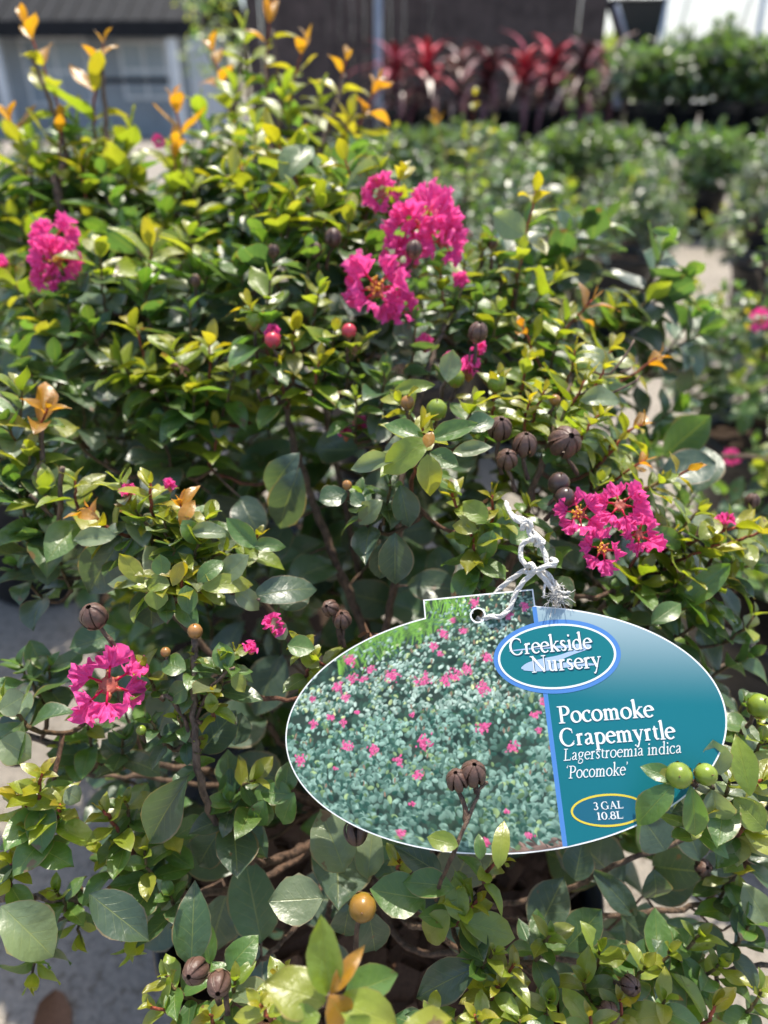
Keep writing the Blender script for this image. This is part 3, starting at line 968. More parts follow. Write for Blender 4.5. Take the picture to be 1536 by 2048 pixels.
# leaves that can be followed one by one: base, tip, width, depth, class
for h in [
    (790, 1065, 790, 1172, 72, .318, 'old'), (765, 1085, 758, 1160, 50, .33, 'old'), (800, 970, 820, 1055, 58, .325, 'old'), (695, 985, 640, 1005, 52, .328, 'mid'), (700, 985, 728, 1012, 30, .326, 'mid'),
    (765, 1000, 713, 1045, 44, .325, 'pale'), (600, 935, 548, 1058, 76, .37, 'old'), (598, 905, 525, 985, 64, .372, 'old'), (505, 1195, 622, 1162, 68, .318, 'old'), (560, 1215, 610, 1180, 60, .33, 'old'),
    (245, 1075, 160, 1192, 92, .335, 'old'), (305, 1165, 300, 1262, 88, .325, 'old'), (402, 1505, 462, 1425, 84, .312, 'old'), (470, 1490, 480, 1430, 60, .325, 'old'), (380, 1550, 272, 1702, 84, .288, 'old'),
    (2, 1812, 112, 1912, 104, .283, 'pale'), (178, 1788, 302, 1882, 84, .288, 'old'), (383, 1935, 386, 1788, 78, .295, 'mid'), (420, 1925, 408, 1840, 40, .302, 'green'), (455, 1940, 502, 1880, 60, .292, 'green'),
    (648, 1795, 538, 1805, 96, .287, 'pale'), (690, 1745, 648, 1632, 96, .31, 'pale'), (735, 1758, 745, 1662, 62, .312, 'pale'), (850, 1798, 738, 1782, 84, .283, 'green'), (908, 1775, 810, 1758, 58, .278, 'green'),
    (882, 1748, 792, 1690, 56, .292, 'old'), (917, 1692, 858, 1672, 40, .257, 'yg'), (996, 1738, 1006, 1658, 36, .258, 'yg'), (962, 1720, 958, 1674, 24, .260, 'green'), (900, 1822, 838, 1888, 58, .284, 'yg'),
    (918, 1842, 912, 1765, 50, .282, 'yg'), (922, 1842, 1040, 1872, 62, .283, 'yg'), (962, 1930, 822, 1992, 74, .28, 'old'), (700, 1805, 680, 1900, 60, .30, 'old'), (735, 1815, 760, 1940, 74, .295, 'old'),
    (655, 1988, 640, 1822, 72, .215, 'yg'), (662, 1990, 716, 1902, 34, .212, 'orange'), (658, 1992, 702, 2058, 66, .21, 'orange'), (650, 2005, 530, 1962, 96, .216, 'yg'), (672, 2000, 802, 2050, 80, .214, 'yg'),
    (690, 1990, 800, 1950, 70, .226, 'green'), (800, 2060, 905, 2040, 60, .215, 'yo'), (640, 2030, 560, 2060, 70, .212, 'yg'), (700, 2030, 720, 2080, 70, .207, 'yg'),
    (1072, 1872, 1122, 1762, 84, .335, 'old'), (1128, 1902, 1206, 1818, 74, .315, 'mid'), (1268, 1830, 1188, 1738, 54, .335, 'old'), (1308, 1740, 1318, 1818, 62, .338, 'old'), (1240, 1830, 1320, 1900, 74, .345, 'old'),
    (1150, 1760, 1165, 1680, 66, .34, 'old'), (1330, 1700, 1290, 1640, 84, .335, 'old'), (1400, 1720, 1370, 1640, 60, .34, 'old'), (1340, 1930, 1400, 1860, 70, .33, 'mid'), (1100, 1900, 1050, 1850, 70, .34, 'old'),
    (1440, 1550, 1425, 1478, 60, .268, 'pale'), (1348, 1568, 1268, 1648, 58, .256, 'green'), (1352, 1560, 1292, 1532, 36, .258, 'green'), (1382, 1572, 1398, 1692, 52, .256, 'green'), (1425, 1580, 1442, 1668, 72, .268, 'pale'),
    (1500, 1592, 1478, 1478, 54, .266, 'yg'), (1360, 1560, 1310, 1545, 30, .257, 'yo'), (1302, 1248, 1364, 1198, 42, .325, 'green'), (1530, 1660, 1480, 1600, 60, .27, 'yg'), (1535, 1850, 1500, 1780, 60, .32, 'pale'),
    (858, 880, 762, 938, 64, .305, 'yg'), (862, 876, 955, 852, 44, .308, 'green'), (850, 878, 772, 838, 42, .308, 'green'), (795, 918, 698, 928, 40, .31, 'pale'), (853, 895, 864, 862, 26, .30, 'orange'),
    (855, 908, 862, 992, 52, .302, 'yo'), (860, 905, 915, 935, 44, .306, 'green'), (905, 905, 985, 895, 34, .315, 'pale'), (930, 860, 990, 830, 46, .325, 'mid'), (870, 770, 782, 778, 34, .345, 'yg'), (895, 765, 905, 700, 46, .355, 'pale'),
    (512, 1096, 452, 1038, 42, .318, 'green'), (505, 1092, 568, 1086, 32, .318, 'green'), (288, 1168, 238, 1108, 40, .304, 'yo'), (275, 1168, 208, 1160, 30, .304, 'pale'), (325, 1152, 320, 1108, 38, .303, 'green'),
    (345, 1172, 366, 1122, 28, .302, 'yo'), (340, 1170, 288, 1160, 40, .302, 'yg'), (312, 1176, 314, 1220, 46, .301, 'yg'), (372, 1170, 378, 1228, 40, .303, 'green'), (402, 1176, 494, 1156, 44, .305, 'yg'),
    (395, 1165, 440, 1120, 40, .305, 'green'), (440, 1160, 500, 1110, 50, .31, 'pale'), (232, 1070, 148, 1082, 42, .318, 'pale'), (198, 1036, 148, 1020, 26, .322, 'orange'), (360, 1050, 385, 1000, 30, .314, 'orange'),
    (470, 1180, 520, 1215, 40, .312, 'pale'), (365, 1040, 398, 1085, 40, .312, 'green'), (380, 1065, 455, 1060, 40, .312, 'pale'),
    (372, 1340, 320, 1320, 50, .298, 'green'), (380, 1370, 330, 1400, 46, .298, 'green'), (455, 1340, 440, 1285, 46, .297, 'green'), (465, 1345, 490, 1385, 30, .295, 'yg'), (420, 1385, 425, 1430, 28, .294, 'yg'),
    (575, 1290, 630, 1300, 46, .302, 'green'), (570, 1280, 545, 1235, 34, .305, 'pale'), (600, 1310, 640, 1330, 34, .304, 'yg'), (585, 1590, 520, 1580, 46, .31, 'green'), (588, 1585, 556, 1660, 46, .308, 'green'),
    (570, 1588, 575, 1530, 46, .312, 'green'), (530, 1600, 505, 1660, 46, .31, 'green'), (520, 1600, 540, 1660, 40, .312, 'green'), (440, 1660, 385, 1740, 70, .325, 'old'), (500, 1680, 400, 1690, 70, .335, 'old'),
    (0, 1480, 60, 1510, 70, .30, 'pale'), (0, 1420, 55, 1390, 60, .30, 'pale'), (130, 1580, 160, 1600, 40, .295, 'pale'), (240, 1260, 150, 1300, 66, .35, 'mid'), (60, 1280, 90, 1350, 50, .36, 'mid'),
    (1460, 1130, 1360, 1210, 50, .345, 'green'), (1400, 1080, 1440, 1030, 40, .345, 'yg'), (1300, 1060, 1380, 1090, 40, .345, 'green'), (1130, 1015, 1080, 1000, 36, .332, 'mid'), (1100, 1050, 1140, 1020, 40, .328, 'mid'),
    (1075, 1110, 1110, 1090, 44, .322, 'mid'), (1020, 1085, 1058, 1060, 44, .318, 'green'), (975, 1045, 930, 1000, 46, .315, 'yg'), (985, 1060, 965, 1120, 42, .315, 'green'), (955, 1060, 908, 1045, 34, .315, 'yo'),
    (985, 1060, 1045, 1050, 50, .32, 'green'), (960, 1180, 975, 1120, 40, .32, 'green'), (1090, 1170, 1160, 1210, 30, .33, 'old'), (1340, 470, 1300, 460, 20, .42, 'green'),
    (560, 360, 625, 275, 62, .455, 'pale'), (690, 380, 780, 320, 50, .452, 'pale'), (1050, 470, 985, 430, 60, .43, 'pale'), (1230, 760, 1170, 680, 44, .395, 'pale'), (1160, 800, 1250, 790, 50, .36, 'pale'),
]:
    main.hero(*h)

# shaded depth of the bush
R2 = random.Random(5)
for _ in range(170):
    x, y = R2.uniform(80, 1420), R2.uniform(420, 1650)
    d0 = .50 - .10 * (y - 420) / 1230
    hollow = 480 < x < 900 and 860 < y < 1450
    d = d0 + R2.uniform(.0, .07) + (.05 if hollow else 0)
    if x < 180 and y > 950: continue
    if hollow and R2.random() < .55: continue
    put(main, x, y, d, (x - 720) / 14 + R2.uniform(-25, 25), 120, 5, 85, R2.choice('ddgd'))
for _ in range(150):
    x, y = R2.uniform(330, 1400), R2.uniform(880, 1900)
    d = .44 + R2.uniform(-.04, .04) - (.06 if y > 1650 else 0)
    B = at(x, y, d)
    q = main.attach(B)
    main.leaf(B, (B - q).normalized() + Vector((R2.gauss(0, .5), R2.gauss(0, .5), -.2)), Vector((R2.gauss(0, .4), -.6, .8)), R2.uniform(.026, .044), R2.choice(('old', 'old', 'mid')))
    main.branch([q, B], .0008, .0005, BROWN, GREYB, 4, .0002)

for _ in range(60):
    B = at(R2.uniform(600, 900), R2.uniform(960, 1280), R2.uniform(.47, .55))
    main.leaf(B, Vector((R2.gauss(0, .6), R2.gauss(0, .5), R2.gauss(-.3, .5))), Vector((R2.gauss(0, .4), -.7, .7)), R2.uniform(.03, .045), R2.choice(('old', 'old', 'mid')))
# flower heads
def toward(c, up=.5, side=0): return (CAM - c).normalized() + Vector((side, 0, up))
def fl(s, x, y, d, rpx, up=.3, side=0, **kw):
    c = at(x, y, d)
    return flower(s, c, toward(c, up, side) + Vector((s.r.uniform(-.25, .25), 0, s.r.uniform(-.1, .2))), rpx * .88 / F * d, **kw)

fl(main, 217, 1370, .296, 92, .2, label='single open pink blossom with a bare red centre', stamens=False, petal_scale=.50, spin=.3)
fl(main, 1158, 1028, .318, 58, .3, -.2, petal_scale=.56)
fl(main, 1240, 1010, .322, 60, .4, .2, stamens=False, petal_scale=.6)
fl(main, 1278, 1068, .325, 52, .2, .5, stamens=False, petal_scale=.6)
fl(main, 1206, 1098, .314, 52, .1, 0, petal_scale=.56, skip=(1,))
fl(main, 755, 578, .405, 80, .2, petal_scale=.54)
fl(main, 800, 615, .407, 40, .2, .3, petal_scale=.6, stamens=False)
fl(main, 848, 445, .425, 76, .6, .2, petal_scale=.62, stamens=False, skip=(2,))
fl(main, 886, 482, .42, 56, .2, .5, skip=(4,), petal_scale=.62, stamens=False)
fl(main, 820, 455, .42, 56, .2, -.3, petal_scale=.62, stamens=False)
fl(main, 862, 402, .435, 46, .6, .2, petal_scale=.62, stamens=False)
fl(main, 762, 388, .44, 42, .4, -.3, petal_scale=.65, stamens=False)
fl(main, 795, 510, .425, 42, .1, -.2, petal_scale=.62, stamens=False)
fl(main, 110, 480, .45, 56, .5, 0, petal_scale=.6, stamens=False)
fl(main, 112, 520, .445, 58, .1, 0, petal_scale=.55)
fl(main, 95, 555, .445, 34, 0, 0, petal_scale=.6, stamens=False)
for (x, y, d, r) in [(548, 1250, .306, 30), (502, 1298, .297, 22), (545, 668, .395, 24), (850, 690, .41, 24), (938, 738, .37, 34), (920, 560, .42, 22), (958, 698, .375, 22), (255, 985, .325, 24), (340, 972, .322, 18),
                     (720, 850, .40, 22), (692, 870, .40, 18), (830, 520, .415, 22), (-2, 530, .45, 26), (1450, 1045, .355, 22), (900, 720, .375, 18)]:
    crumple(main, x, y, d, r)

# seed capsules and buds
for a in [
    (187, 1232, .292, 27, 'shut', (-.1, -.2, 1), (235, 1300, .30)), (660, 1216, .312, 17, 'split', (-.3, -.5, .6), (682, 1290, .315)), (684, 1238, .313, 19, 'split', (0, -.3, 1), (688, 1295, .315)), (712, 1668, .30, 22, 'open', (.1, -.7, -.6), (716, 1630, .31)),
    (956, 664, .363, 20, 'shut', (.1, -.2, 1), (948, 730, .366)), (1000, 856, .335, 24, 'split', (0, -.4, 1), (1003, 950, .34)), (1050, 887, .33, 23, 'open', (0, -.2, 1), (1056, 960, .335)), (1014, 918, .328, 21, 'split', (-.1, -.5, .8), (1030, 985, .335)),
    (1132, 882, .335, 30, 'open', (.1, -.6, .6), (1155, 950, .345)), (390, 1943, .268, 25, 'split', (-.2, -.6, .5), (440, 2010, .27)), (438, 1968, .262, 25, 'shut', (.1, -.7, .3), (455, 2030, .265)), (947, 1544, .262, 24, 'open', (0, -.1, 1), (954, 1588, .262)),
    (914, 1558, .262, 21, 'open', (-.2, -.1, 1), (934, 1648, .259)), (1218, 2026, .282, 21, 'shut', (0, -.5, .6), None), (1262, 1971, .288, 19, 'split', (.2, -.5, .6), None), (1408, 1736, .34, 17, 'split', (0, -.4, .6), (1418, 1790, .35)),
    (546, 501, .43, 13, 'shut', (0, 0, 1), None), (666, 474, .43, 17, 'split', (0, 0, 1), (655, 540, .44)), (630, 500, .43, 15, 'shut', (-.1, 0, 1), (640, 560, .44)), (828, 498, .405, 17, 'shut', (0, 0, 1), (812, 540, .42)),
    (1118, 966, .327, 22, 'purple', (0, -.3, 1), (1090, 1020, .335)), (1130, 994, .322, 20, 'purple', (.1, -.3, .9), (1090, 1040, .33)), (912, 756, .365, 18, 'green', (0, -.2, 1), (900, 800, .37)), (994, 766, .362, 19, 'green', (.1, -.2, 1), (985, 810, .37)),
    (873, 819, .335, 21, 'green', (0, -.3, 1), (868, 870, .345)), (815, 805, .34, 14, 'bud', (0, 0, 1), None), (1358, 1551, .257, 26, 'green', (-.3, -.6, .6), (1390, 1570, .266)), (1412, 1549, .258, 22, 'green', (.1, -.6, .6), (1390, 1572, .266)),
    (1520, 1412, .30, 24, 'green', (0, -.3, .9), None), (725, 1815, .268, 28, 'amber', (0, -.6, .5), (712, 1900, .29)), (390, 1262, .30, 15, 'bud', (0, -.1, 1), (390, 1320, .302)), (566, 1955, .245, 13, 'bud', (0, -.3, 1), None), (694, 970, .325, 10, 'bud', (0, -.4, 1), None),
    (331, 1304, .30, 10, 'bud', (0, -.2, 1), None), (282, 1460, .30, 10, 'green', (0, -.3, 1), None), (545, 680, .39, 16, 'redbud', (0, -.2, 1), None), (698, 662, .395, 15, 'redbud', (.1, 0, 1), None), (508, 640, .40, 18, 'green', (0, 0, 1), None),
    (985, 485, .44, 12, 'shut', (0, 0, 1), None), (965, 490, .44, 10, 'green', (0, 0, 1), None), (390, 560, .44, 12, 'shut', (0, 0, 1), None), (1110, 800, .36, 11, 'bud', (0, -.2, 1), None), (1505, 1000, .40, 14, 'split', (0, 0, 1), None),
]:
    capsule(main, *a[:5], lean=a[5], stalk=a[6])
# withered brown blossoms
for (x, y, d) in [(705, 700, .395), (360, 735, .41), (1495, 1720, .335), (960, 1015, .322), (740, 1265, .315)]:
    m = MB()
    c = at(x, y, d)
    for k in range(9):
        e = Vector((R2.gauss(0, 1), R2.gauss(0, 1), R2.gauss(0, 1))).normalized() * .004
        f = Vector((R2.gauss(0, 1), R2.gauss(0, 1), R2.gauss(0, 1))).normalized() * .0025
        m.col = (.22, .11, .06)
        m.add([c, c + e + f, c + e * 1.4, c + e - f], [(0, 1, 2, 3)])
    obj('withered_flower', m.mesh('withered_flower', M_CAP, False, True), main.root)
SHRUBS.append((main, 300))
# ------------------------------------------------------------------ neighbouring shrubs
def dome(s, c, R, H, n, leaf=.025, pals='ggdyo', z0=.27, squash=1.0):
    """generic pot-grown shrub: shoots over a dome"""
    r = s.r
    for _ in range(n):
        a = r.uniform(0, 2 * math.pi)
        el = math.asin(r.uniform(.0, 1))
        k = r.uniform(.72, 1.05)
        tip = Vector((c.x + R * k * math.cos(a) * math.cos(el), c.y + R * k * math.sin(a) * math.cos(el), z0 + (H - z0) * k * (.15 + .85 * math.sin(el))))
        ax = Vector((math.cos(a) * math.cos(el) * .8, math.sin(a) * math.cos(el) * .8, .75)) + Vector((r.gauss(0, .2), r.gauss(0, .2), 0))
        s.shoot(tip, ax, r.uniform(.05, .11), r.randrange(5, 8), leaf * 1.35 * r.uniform(.85, 1.15), r.choice(pals))


cA = Vector((-.17, .63, 0))
nA = Shrub('crapemyrtle_shrub', (cA.x, cA.y, .27), 'tall crapemyrtle shrub with orange shoot tips standing right behind the tagged shrub', 'crapemyrtle shrubs in pots', pot_c=cA, seed=21)
for pts in [[(60, 100, .57), (130, 300, .58), (145, 480, .58)], [(205, 120, .57), (215, 300, .58), (240, 480, .58)], [(545, 60, .66), (560, 240, .66), (520, 420, .64)], [(690, 150, .63), (640, 300, .63), (560, 440, .62)]]:
    nA.branch([nA.crown] + [at(*p) for p in reversed(pts)], .004, .0014)
for a in [
    (52, 48, .57, -14, 300, 7, 82, 'o'), (207, 88, .57, 0, 330, 7, 85, 'o'), (120, 240, .57, 10, 160, 5, 80, 'o'), (345, 200, .59, 5, 200, 6, 75, 'o'), (350, 290, .58, 10, 150, 5, 80, 'o'), (20, 240, .57, -5, 150, 5, 80, 'o'),
    (425, 100, .66, -15, 220, 6, 75, 'o'), (486, 60, .68, 5, 200, 6, 75, 'g'), (540, 20, .66, 3, 230, 7, 80, 'o'), (612, 80, .65, 12, 210, 6, 80, 'o'), (692, 120, .64, 22, 210, 6, 80, 'o'), (755, 165, .63, 35, 200, 6, 75, 'o'), (700, 230, .63, 20, 180, 6, 80, 'y'),
    (400, 220, .63, -5, 180, 6, 80, 'g'), (470, 180, .64, 0, 180, 6, 80, 'g'), (570, 180, .64, 5, 180, 6, 80, 'g'), (640, 190, .64, 10, 180, 6, 80, 'g'), (260, 260, .58, 5, 150, 5, 80, 'g'), (160, 330, .57, 0, 150, 5, 80, 'y'),
]:
    put(nA, *a)
for _ in range(85):
    x, y = nA.r.uniform(-60, 760), nA.r.uniform(250, 560)
    if x > 500 and y > 420: continue
    put(nA, x, y, nA.r.uniform(.53, .66), (x - 400) / 20 + nA.r.uniform(-20, 20), 140, 6, 80, nA.r.choice('ggdyd'), spread=1.0)
dome(nA, cA, .21, .58, 45, pals='ddg')
fl(nA, 318, 282, .60, 14, petal_scale=.6, stamens=False)
SHRUBS.append((nA, 300))

for i, (x, y, R, H, n, lab, q) in enumerate([
    (.63, 1.0, .24, .57, 125, 'crapemyrtle shrub beyond the bare concrete gap with a pink bloom on its flank', 130),
    (.45, .62, .14, .41, 36, 'low leafy crapemyrtle shrub whose shoots poke out past the tag', 90),
    (.30, 1.62, .24, .62, 85, 'wide crapemyrtle shrub in the row ahead of the red-leaved plants', 60),
    (-.55, 1.02, .22, .62, 60, 'crapemyrtle shrub in the row between the tall orange-tipped one and the shed', 20),
    (.02, 1.35, .22, .66, 70, 'crapemyrtle shrub half hidden behind the top pink flower head', 40),
    (.74, 2.46, .28, .56, 90, 'rounded crapemyrtle shrub just past the bare concrete gap', 40),
    (1.22, 2.30, .27, .58, 80, 'crapemyrtle shrub beside the rounded one past the concrete gap', 30),
    (1.32, 1.75, .24, .56, 75, 'broad crapemyrtle shrub standing by the strip of concrete path', 50),
]):
    c = Vector((x, y, 0))
    s = Shrub('crapemyrtle_shrub', (x, y, .27), lab, 'crapemyrtle shrubs in pots', pot_c=c, seed=40 + i)
    for k in range(5):
        a = k * 1.25
        s.branch([s.crown, s.crown + Vector((.06 * math.cos(a), .06 * math.sin(a), .1)), s.crown + Vector((.12 * math.cos(a), .12 * math.sin(a), (H - .27) * .7))], .004, .002)
    dome(s, c, R, H, n, leaf=.027, pals='dgdgdy' if i < 2 else 'kdkdg')
    if i == 0:
        fl(s, 1522, 640, .80, 26, petal_scale=.6, stamens=False)
        fl(s, 1462, 915, .86, 20, petal_scale=.6, stamens=False)
    if i == 4:
        put(s, 950, 190, 1.30, 5, 260, 7, 36, 'y'); put(s, 985, 250, 1.30, 20, 160, 6, 36, 'y'); put(s, 870, 230, 1.32, -20, 160, 6, 34, 'o'); put(s, 930, 260, 1.3, -5, 160, 6, 36, 'g')
        fl(s, 935, 470, 1.25, 10, petal_scale=.6, stamens=False)
    SHRUBS.append((s, q))

# far rows: one shrub copied
proto = Shrub('crapemyrtle_shrub', (0, 0, .27), 'leafy green crapemyrtle shrub in the far rows before the benches', 'far rows of crapemyrtle shrubs', pot_c=Vector((0, 0, 0)), seed=77)
for k in range(5):
    a = k * 1.25
    proto.branch([proto.crown, proto.crown + Vector((.06 * math.cos(a), .06 * math.sin(a), .1)), proto.crown + Vector((.12 * math.cos(a), .12 * math.sin(a), .3))], .004, .002)
dome(proto, Vector((0, 0, 0)), .24, .60, 70, leaf=.028, pals='kkdk')
obj('foliage', build_leaf_mesh('foliage', proto.leaves, LO), proto.root)['kind'] = 'stuff'
spots = []
for row, (y, x0, n, dx) in enumerate([(2.45, -.45, 2, .62), (3.1, -.2, 4, .62), (3.75, -.1, 5, .64)]):
    for k in range(n):
        x = x0 + k * dx + RNG.uniform(-.05, .05)
        if y > 2.5 and 1.15 < x / y * 2.9 < 1.25: continue
        spots.append((x, y + RNG.uniform(-.06, .06), RNG.uniform(0, 6.28), RNG.uniform(.78, .95)))

for (x, y) in ((-.32, 1.75), (-.80, 1.95), (-1.25, 2.2), (-.55, 2.5), (-1.0, 2.75)):
    spots.append((x, y, RNG.uniform(0, 6.28), RNG.uniform(.95, 1.1)))


def copy_tree(o, M, parent=None):
    c = o.copy()
    col.objects.link(c)
    if parent is None:
        c.matrix_basis = M
    else:
        c.parent = parent
    for ch in list(o.children):
        copy_tree(ch, None, c)
    return c


for i, (x, y, a, sc) in enumerate(spots):
    M = Matrix.Translation((x, y, 0)) @ Matrix.Rotation(a, 4, 'Z') @ Matrix.Scale(sc, 4)
    if i == 0:
        proto.root.matrix_basis = M
    else:
        copy_tree(proto.root, M)

finish([s for s, q in SHRUBS], [q for s, q in SHRUBS])
# ------------------------------------------------------------------ the name tag
TC = (1004, 1446); TD = 0.280; TH = math.radians(4.0)
tc = at(TC[0], TC[1], TD)
ray = (tc - CAM).normalized()
tn = -ray
tr = (RIGHT - ray * RIGHT.dot(ray)).normalized()
tu = tn.cross(tr).normalized()
if tu.dot(UP) < 0: tu = -tu
tU = tr * math.cos(TH) + tu * math.sin(TH)
tV = -tr * math.sin(TH) + tu * math.cos(TH)
S = (tc - CAM).length / F * 0.945           # metres per tag unit (one unit = one photograph pixel)
TAGM = Matrix((( tU.x, tV.x, tn.x, tc.x), (tU.y, tV.y, tn.y, tc.y), (tU.z, tV.z, tn.z, tc.z), (0, 0, 0, 1)))


def bend(u, v): return -(u / 443) ** 2 * 14 + 5 * math.sin(u / 300 + v / 260)


def tp(u, v, z=0.0): return Vector((u * S, v * S, (bend(u, v) + z) * S))


EA, EB, EV, EU = 443.0, 238.0, -4.0, -12.0
TABL, TABR, TABT = -137.0, 95.0, 263.0
HOLE = (-25.0, 219.0, 14.0)


# ---- paint the printed picture (flat print): a low shrub bed with pink blooms, strips of grass, mulch
PW, PH = 1.25, 1.25
gx0, gy0 = -446, -256
GW, GH = int(560 / PW), int(524 / PH)
prng = np.random.default_rng(4)
img = np.zeros((GH, GW, 3)); img[:] = (.035, .06, .04)


def blob(u, v, a, b, th, c, edge=.0, grad=.35):
    cx, cy = (u - gx0) / PW, (v - gy0) / PH
    ra = max(a, b) / PW + 1
    x0, x1, y0, y1 = int(max(0, cx - ra)), int(min(GW, cx + ra + 1)), int(max(0, cy - ra)), int(min(GH, cy + ra + 1))
    if x1 <= x0 or y1 <= y0: return
    yy, xx = np.mgrid[y0:y1, x0:x1]
    dx, dy = (xx - cx) * PW, (yy - cy) * PH
    p = dx * math.cos(th) + dy * math.sin(th); q = -dx * math.sin(th) + dy * math.cos(th)
    rr = (p / a) ** 2 + (q / b) ** 2
    m = np.clip((1 - rr) * 2.2, 0, 1)[..., None]
    sh = 1 + grad * (q / b)[..., None] * np.sign(math.cos(th))
    cc = np.array(c)[None, None] * sh
    reg_ = img[y0:y1, x0:x1]
    reg_[:] = reg_ * (1 - m) + np.clip(cc, 0, 1) * m


for _ in range(1500):      # dark understorey
    blob(prng.uniform(-446, 114), prng.uniform(-256, 268), prng.uniform(6, 16), prng.uniform(4, 10), prng.uniform(0, 3), np.array((.03, .07, .045)) * prng.uniform(.4, 1.8))
for _ in range(420):       # grass strips at the top
    u = prng.uniform(-330, -40); v = 150 + (u + 330) * .33 + prng.uniform(-25, 55)
    blob(u, v, prng.uniform(14, 34), 1.5, 1.57 + prng.uniform(-.5, .5), np.array((.16, .34, .05)) * prng.uniform(.5, 1.7), grad=0)
vv = np.sort(prng.uniform(-256, 268, 8800))[::-1]
fieldn = [(prng.uniform(-446, 114), prng.uniform(-256, 268), prng.uniform(20, 55)) for _ in range(95)]
for v in vv:
    u = prng.uniform(-446, 114)
    if v > 120 + (u + 330) * .33 and u < -60 and prng.random() < .75: continue
    if any((u - a) ** 2 + ((v - b) * 1.6) ** 2 < (c * .55) ** 2 for a, b, c in fieldn) and prng.random() < .78: continue
    near = (268 - v) / 524
    sz = (3.3 + 5.8 * near) * prng.uniform(.7, 1.25)
    lit = prng.beta(.8, 1.25)
    c = np.array((.03, .11, .075)) * (1 - lit) + np.array((.60, .76, .62)) * lit
    if near > .45: c = c * np.array((.70, .86, .84)) * (1.05 - .3 * near)
    if prng.random() < .12: c = c * np.array((1.25, 1.1, .6))
    blob(u, v, sz, sz * .62, prng.uniform(0, 3.14), c * (1.22 - .3 * near))
    if prng.random() < .05 and near < .75:
        blob(u, v, 2.2, 6, prng.uniform(-.4, .4), (.32, .2, .13), grad=0)
for _ in range(220):       # mulch in the low corner
    u = prng.uniform(-40, 100); v = -250 + prng.exponential(8)
    if v > -215 + (u) * .1: continue
    blob(u, v, prng.uniform(5, 15), prng.uniform(2, 4), prng.uniform(-1.2, .2), np.array((.22, .14, .11)) * prng.uniform(.3, 1.7))
for (x, y, r) in [(690, 1318, 13), (734, 1337, 9), (695, 1355, 9), (720, 1356, 7), (663, 1372, 11), (680, 1395, 9), (607, 1398, 6), (780, 1352, 14), (848, 1360, 14), (893, 1361, 11), (912, 1350, 13), (938, 1340, 10), (969, 1378, 14),
                  (868, 1293, 9), (889, 1266, 9), (932, 1261, 7), (956, 1202, 9), (1027, 1230, 7), (1062, 1213, 8), (881, 1308, 6), (648, 1435, 7), (612, 1448, 9), (676, 1444, 7), (845, 1482, 14), (967, 1455, 13), (1023, 1493, 13), (740, 1500, 12), (685, 1491, 11),
                  (584, 1520, 10), (793, 1520, 10), (831, 1547, 9), (797, 1656, 9), (962, 1667, 8), (1070, 1430, 9), (1090, 1405, 9), (822, 1430, 4), (706, 1425, 4), (1045, 1655, 7), (980, 1318, 9), (660, 1537, 4), (820, 1600, 4), (1005, 1612, 4), (1075, 1460, 6), (910, 1238, 6)]:
    du, dv = x - TC[0], TC[1] - y
    u, v = du * math.cos(TH) + dv * math.sin(TH), -du * math.sin(TH) + dv * math.cos(TH)
    for _ in range(int(r * 3.2)):
        blob(u + prng.normal(0, r * .5), v + prng.normal(0, r * .45), prng.uniform(2, 4), prng.uniform(1.6, 3), prng.uniform(0, 3), np.array((.72, .07, .25)) * prng.uniform(.6, 1.25) + prng.uniform(0, .12))
img = np.clip(img, 0, 1)
# soft noise of the print
img *= prng.uniform(.93, 1.07, img.shape[:2])[..., None]


def pic(u, v):
    x = min(GW - 1.001, max(0, (u - gx0) / PW)); y = min(GH - 1.001, max(0, (v - gy0) / PH))
    i, j = int(x), int(y); fx, fy = x - i, y - j
    return img[j, i] * (1 - fx) * (1 - fy) + img[j, i + 1] * fx * (1 - fy) + img[j + 1, i] * (1 - fx) * fy + img[j + 1, i + 1] * fx * fy


TEAL0, TEAL1 = np.array((.004, .165, .205)), np.array((.50, .62, .68))


def teal(u, v):
    t = np.clip((v - 20 - .22 * (200 - u) * (1 if u < 200 else .4)) / 230, 0, 1)
    t = t * t * (3 - 2 * t) * .35 + t ** 1.4 * .65
    b = .55 * max(0, 1 - ((u - 260) / 200) ** 2 - ((v + 20) / 170) ** 2) * .12
    return TEAL0 * (1 - t) * (1 + b) + TEAL1 * t


tag_root = empty('plant_tag', tc)
tag(tag_root, 'oval plant name tag, half shrub photo and half teal, tied on with white string', 'tag')


def tag_part(name, vs, fs, cs, mat, color=True, smooth=False, parent=None):
    m = MB(); m.add(vs, fs, cs)
    return obj(name, m.mesh(name, mat, smooth, color), parent or tag_root, TAGM)


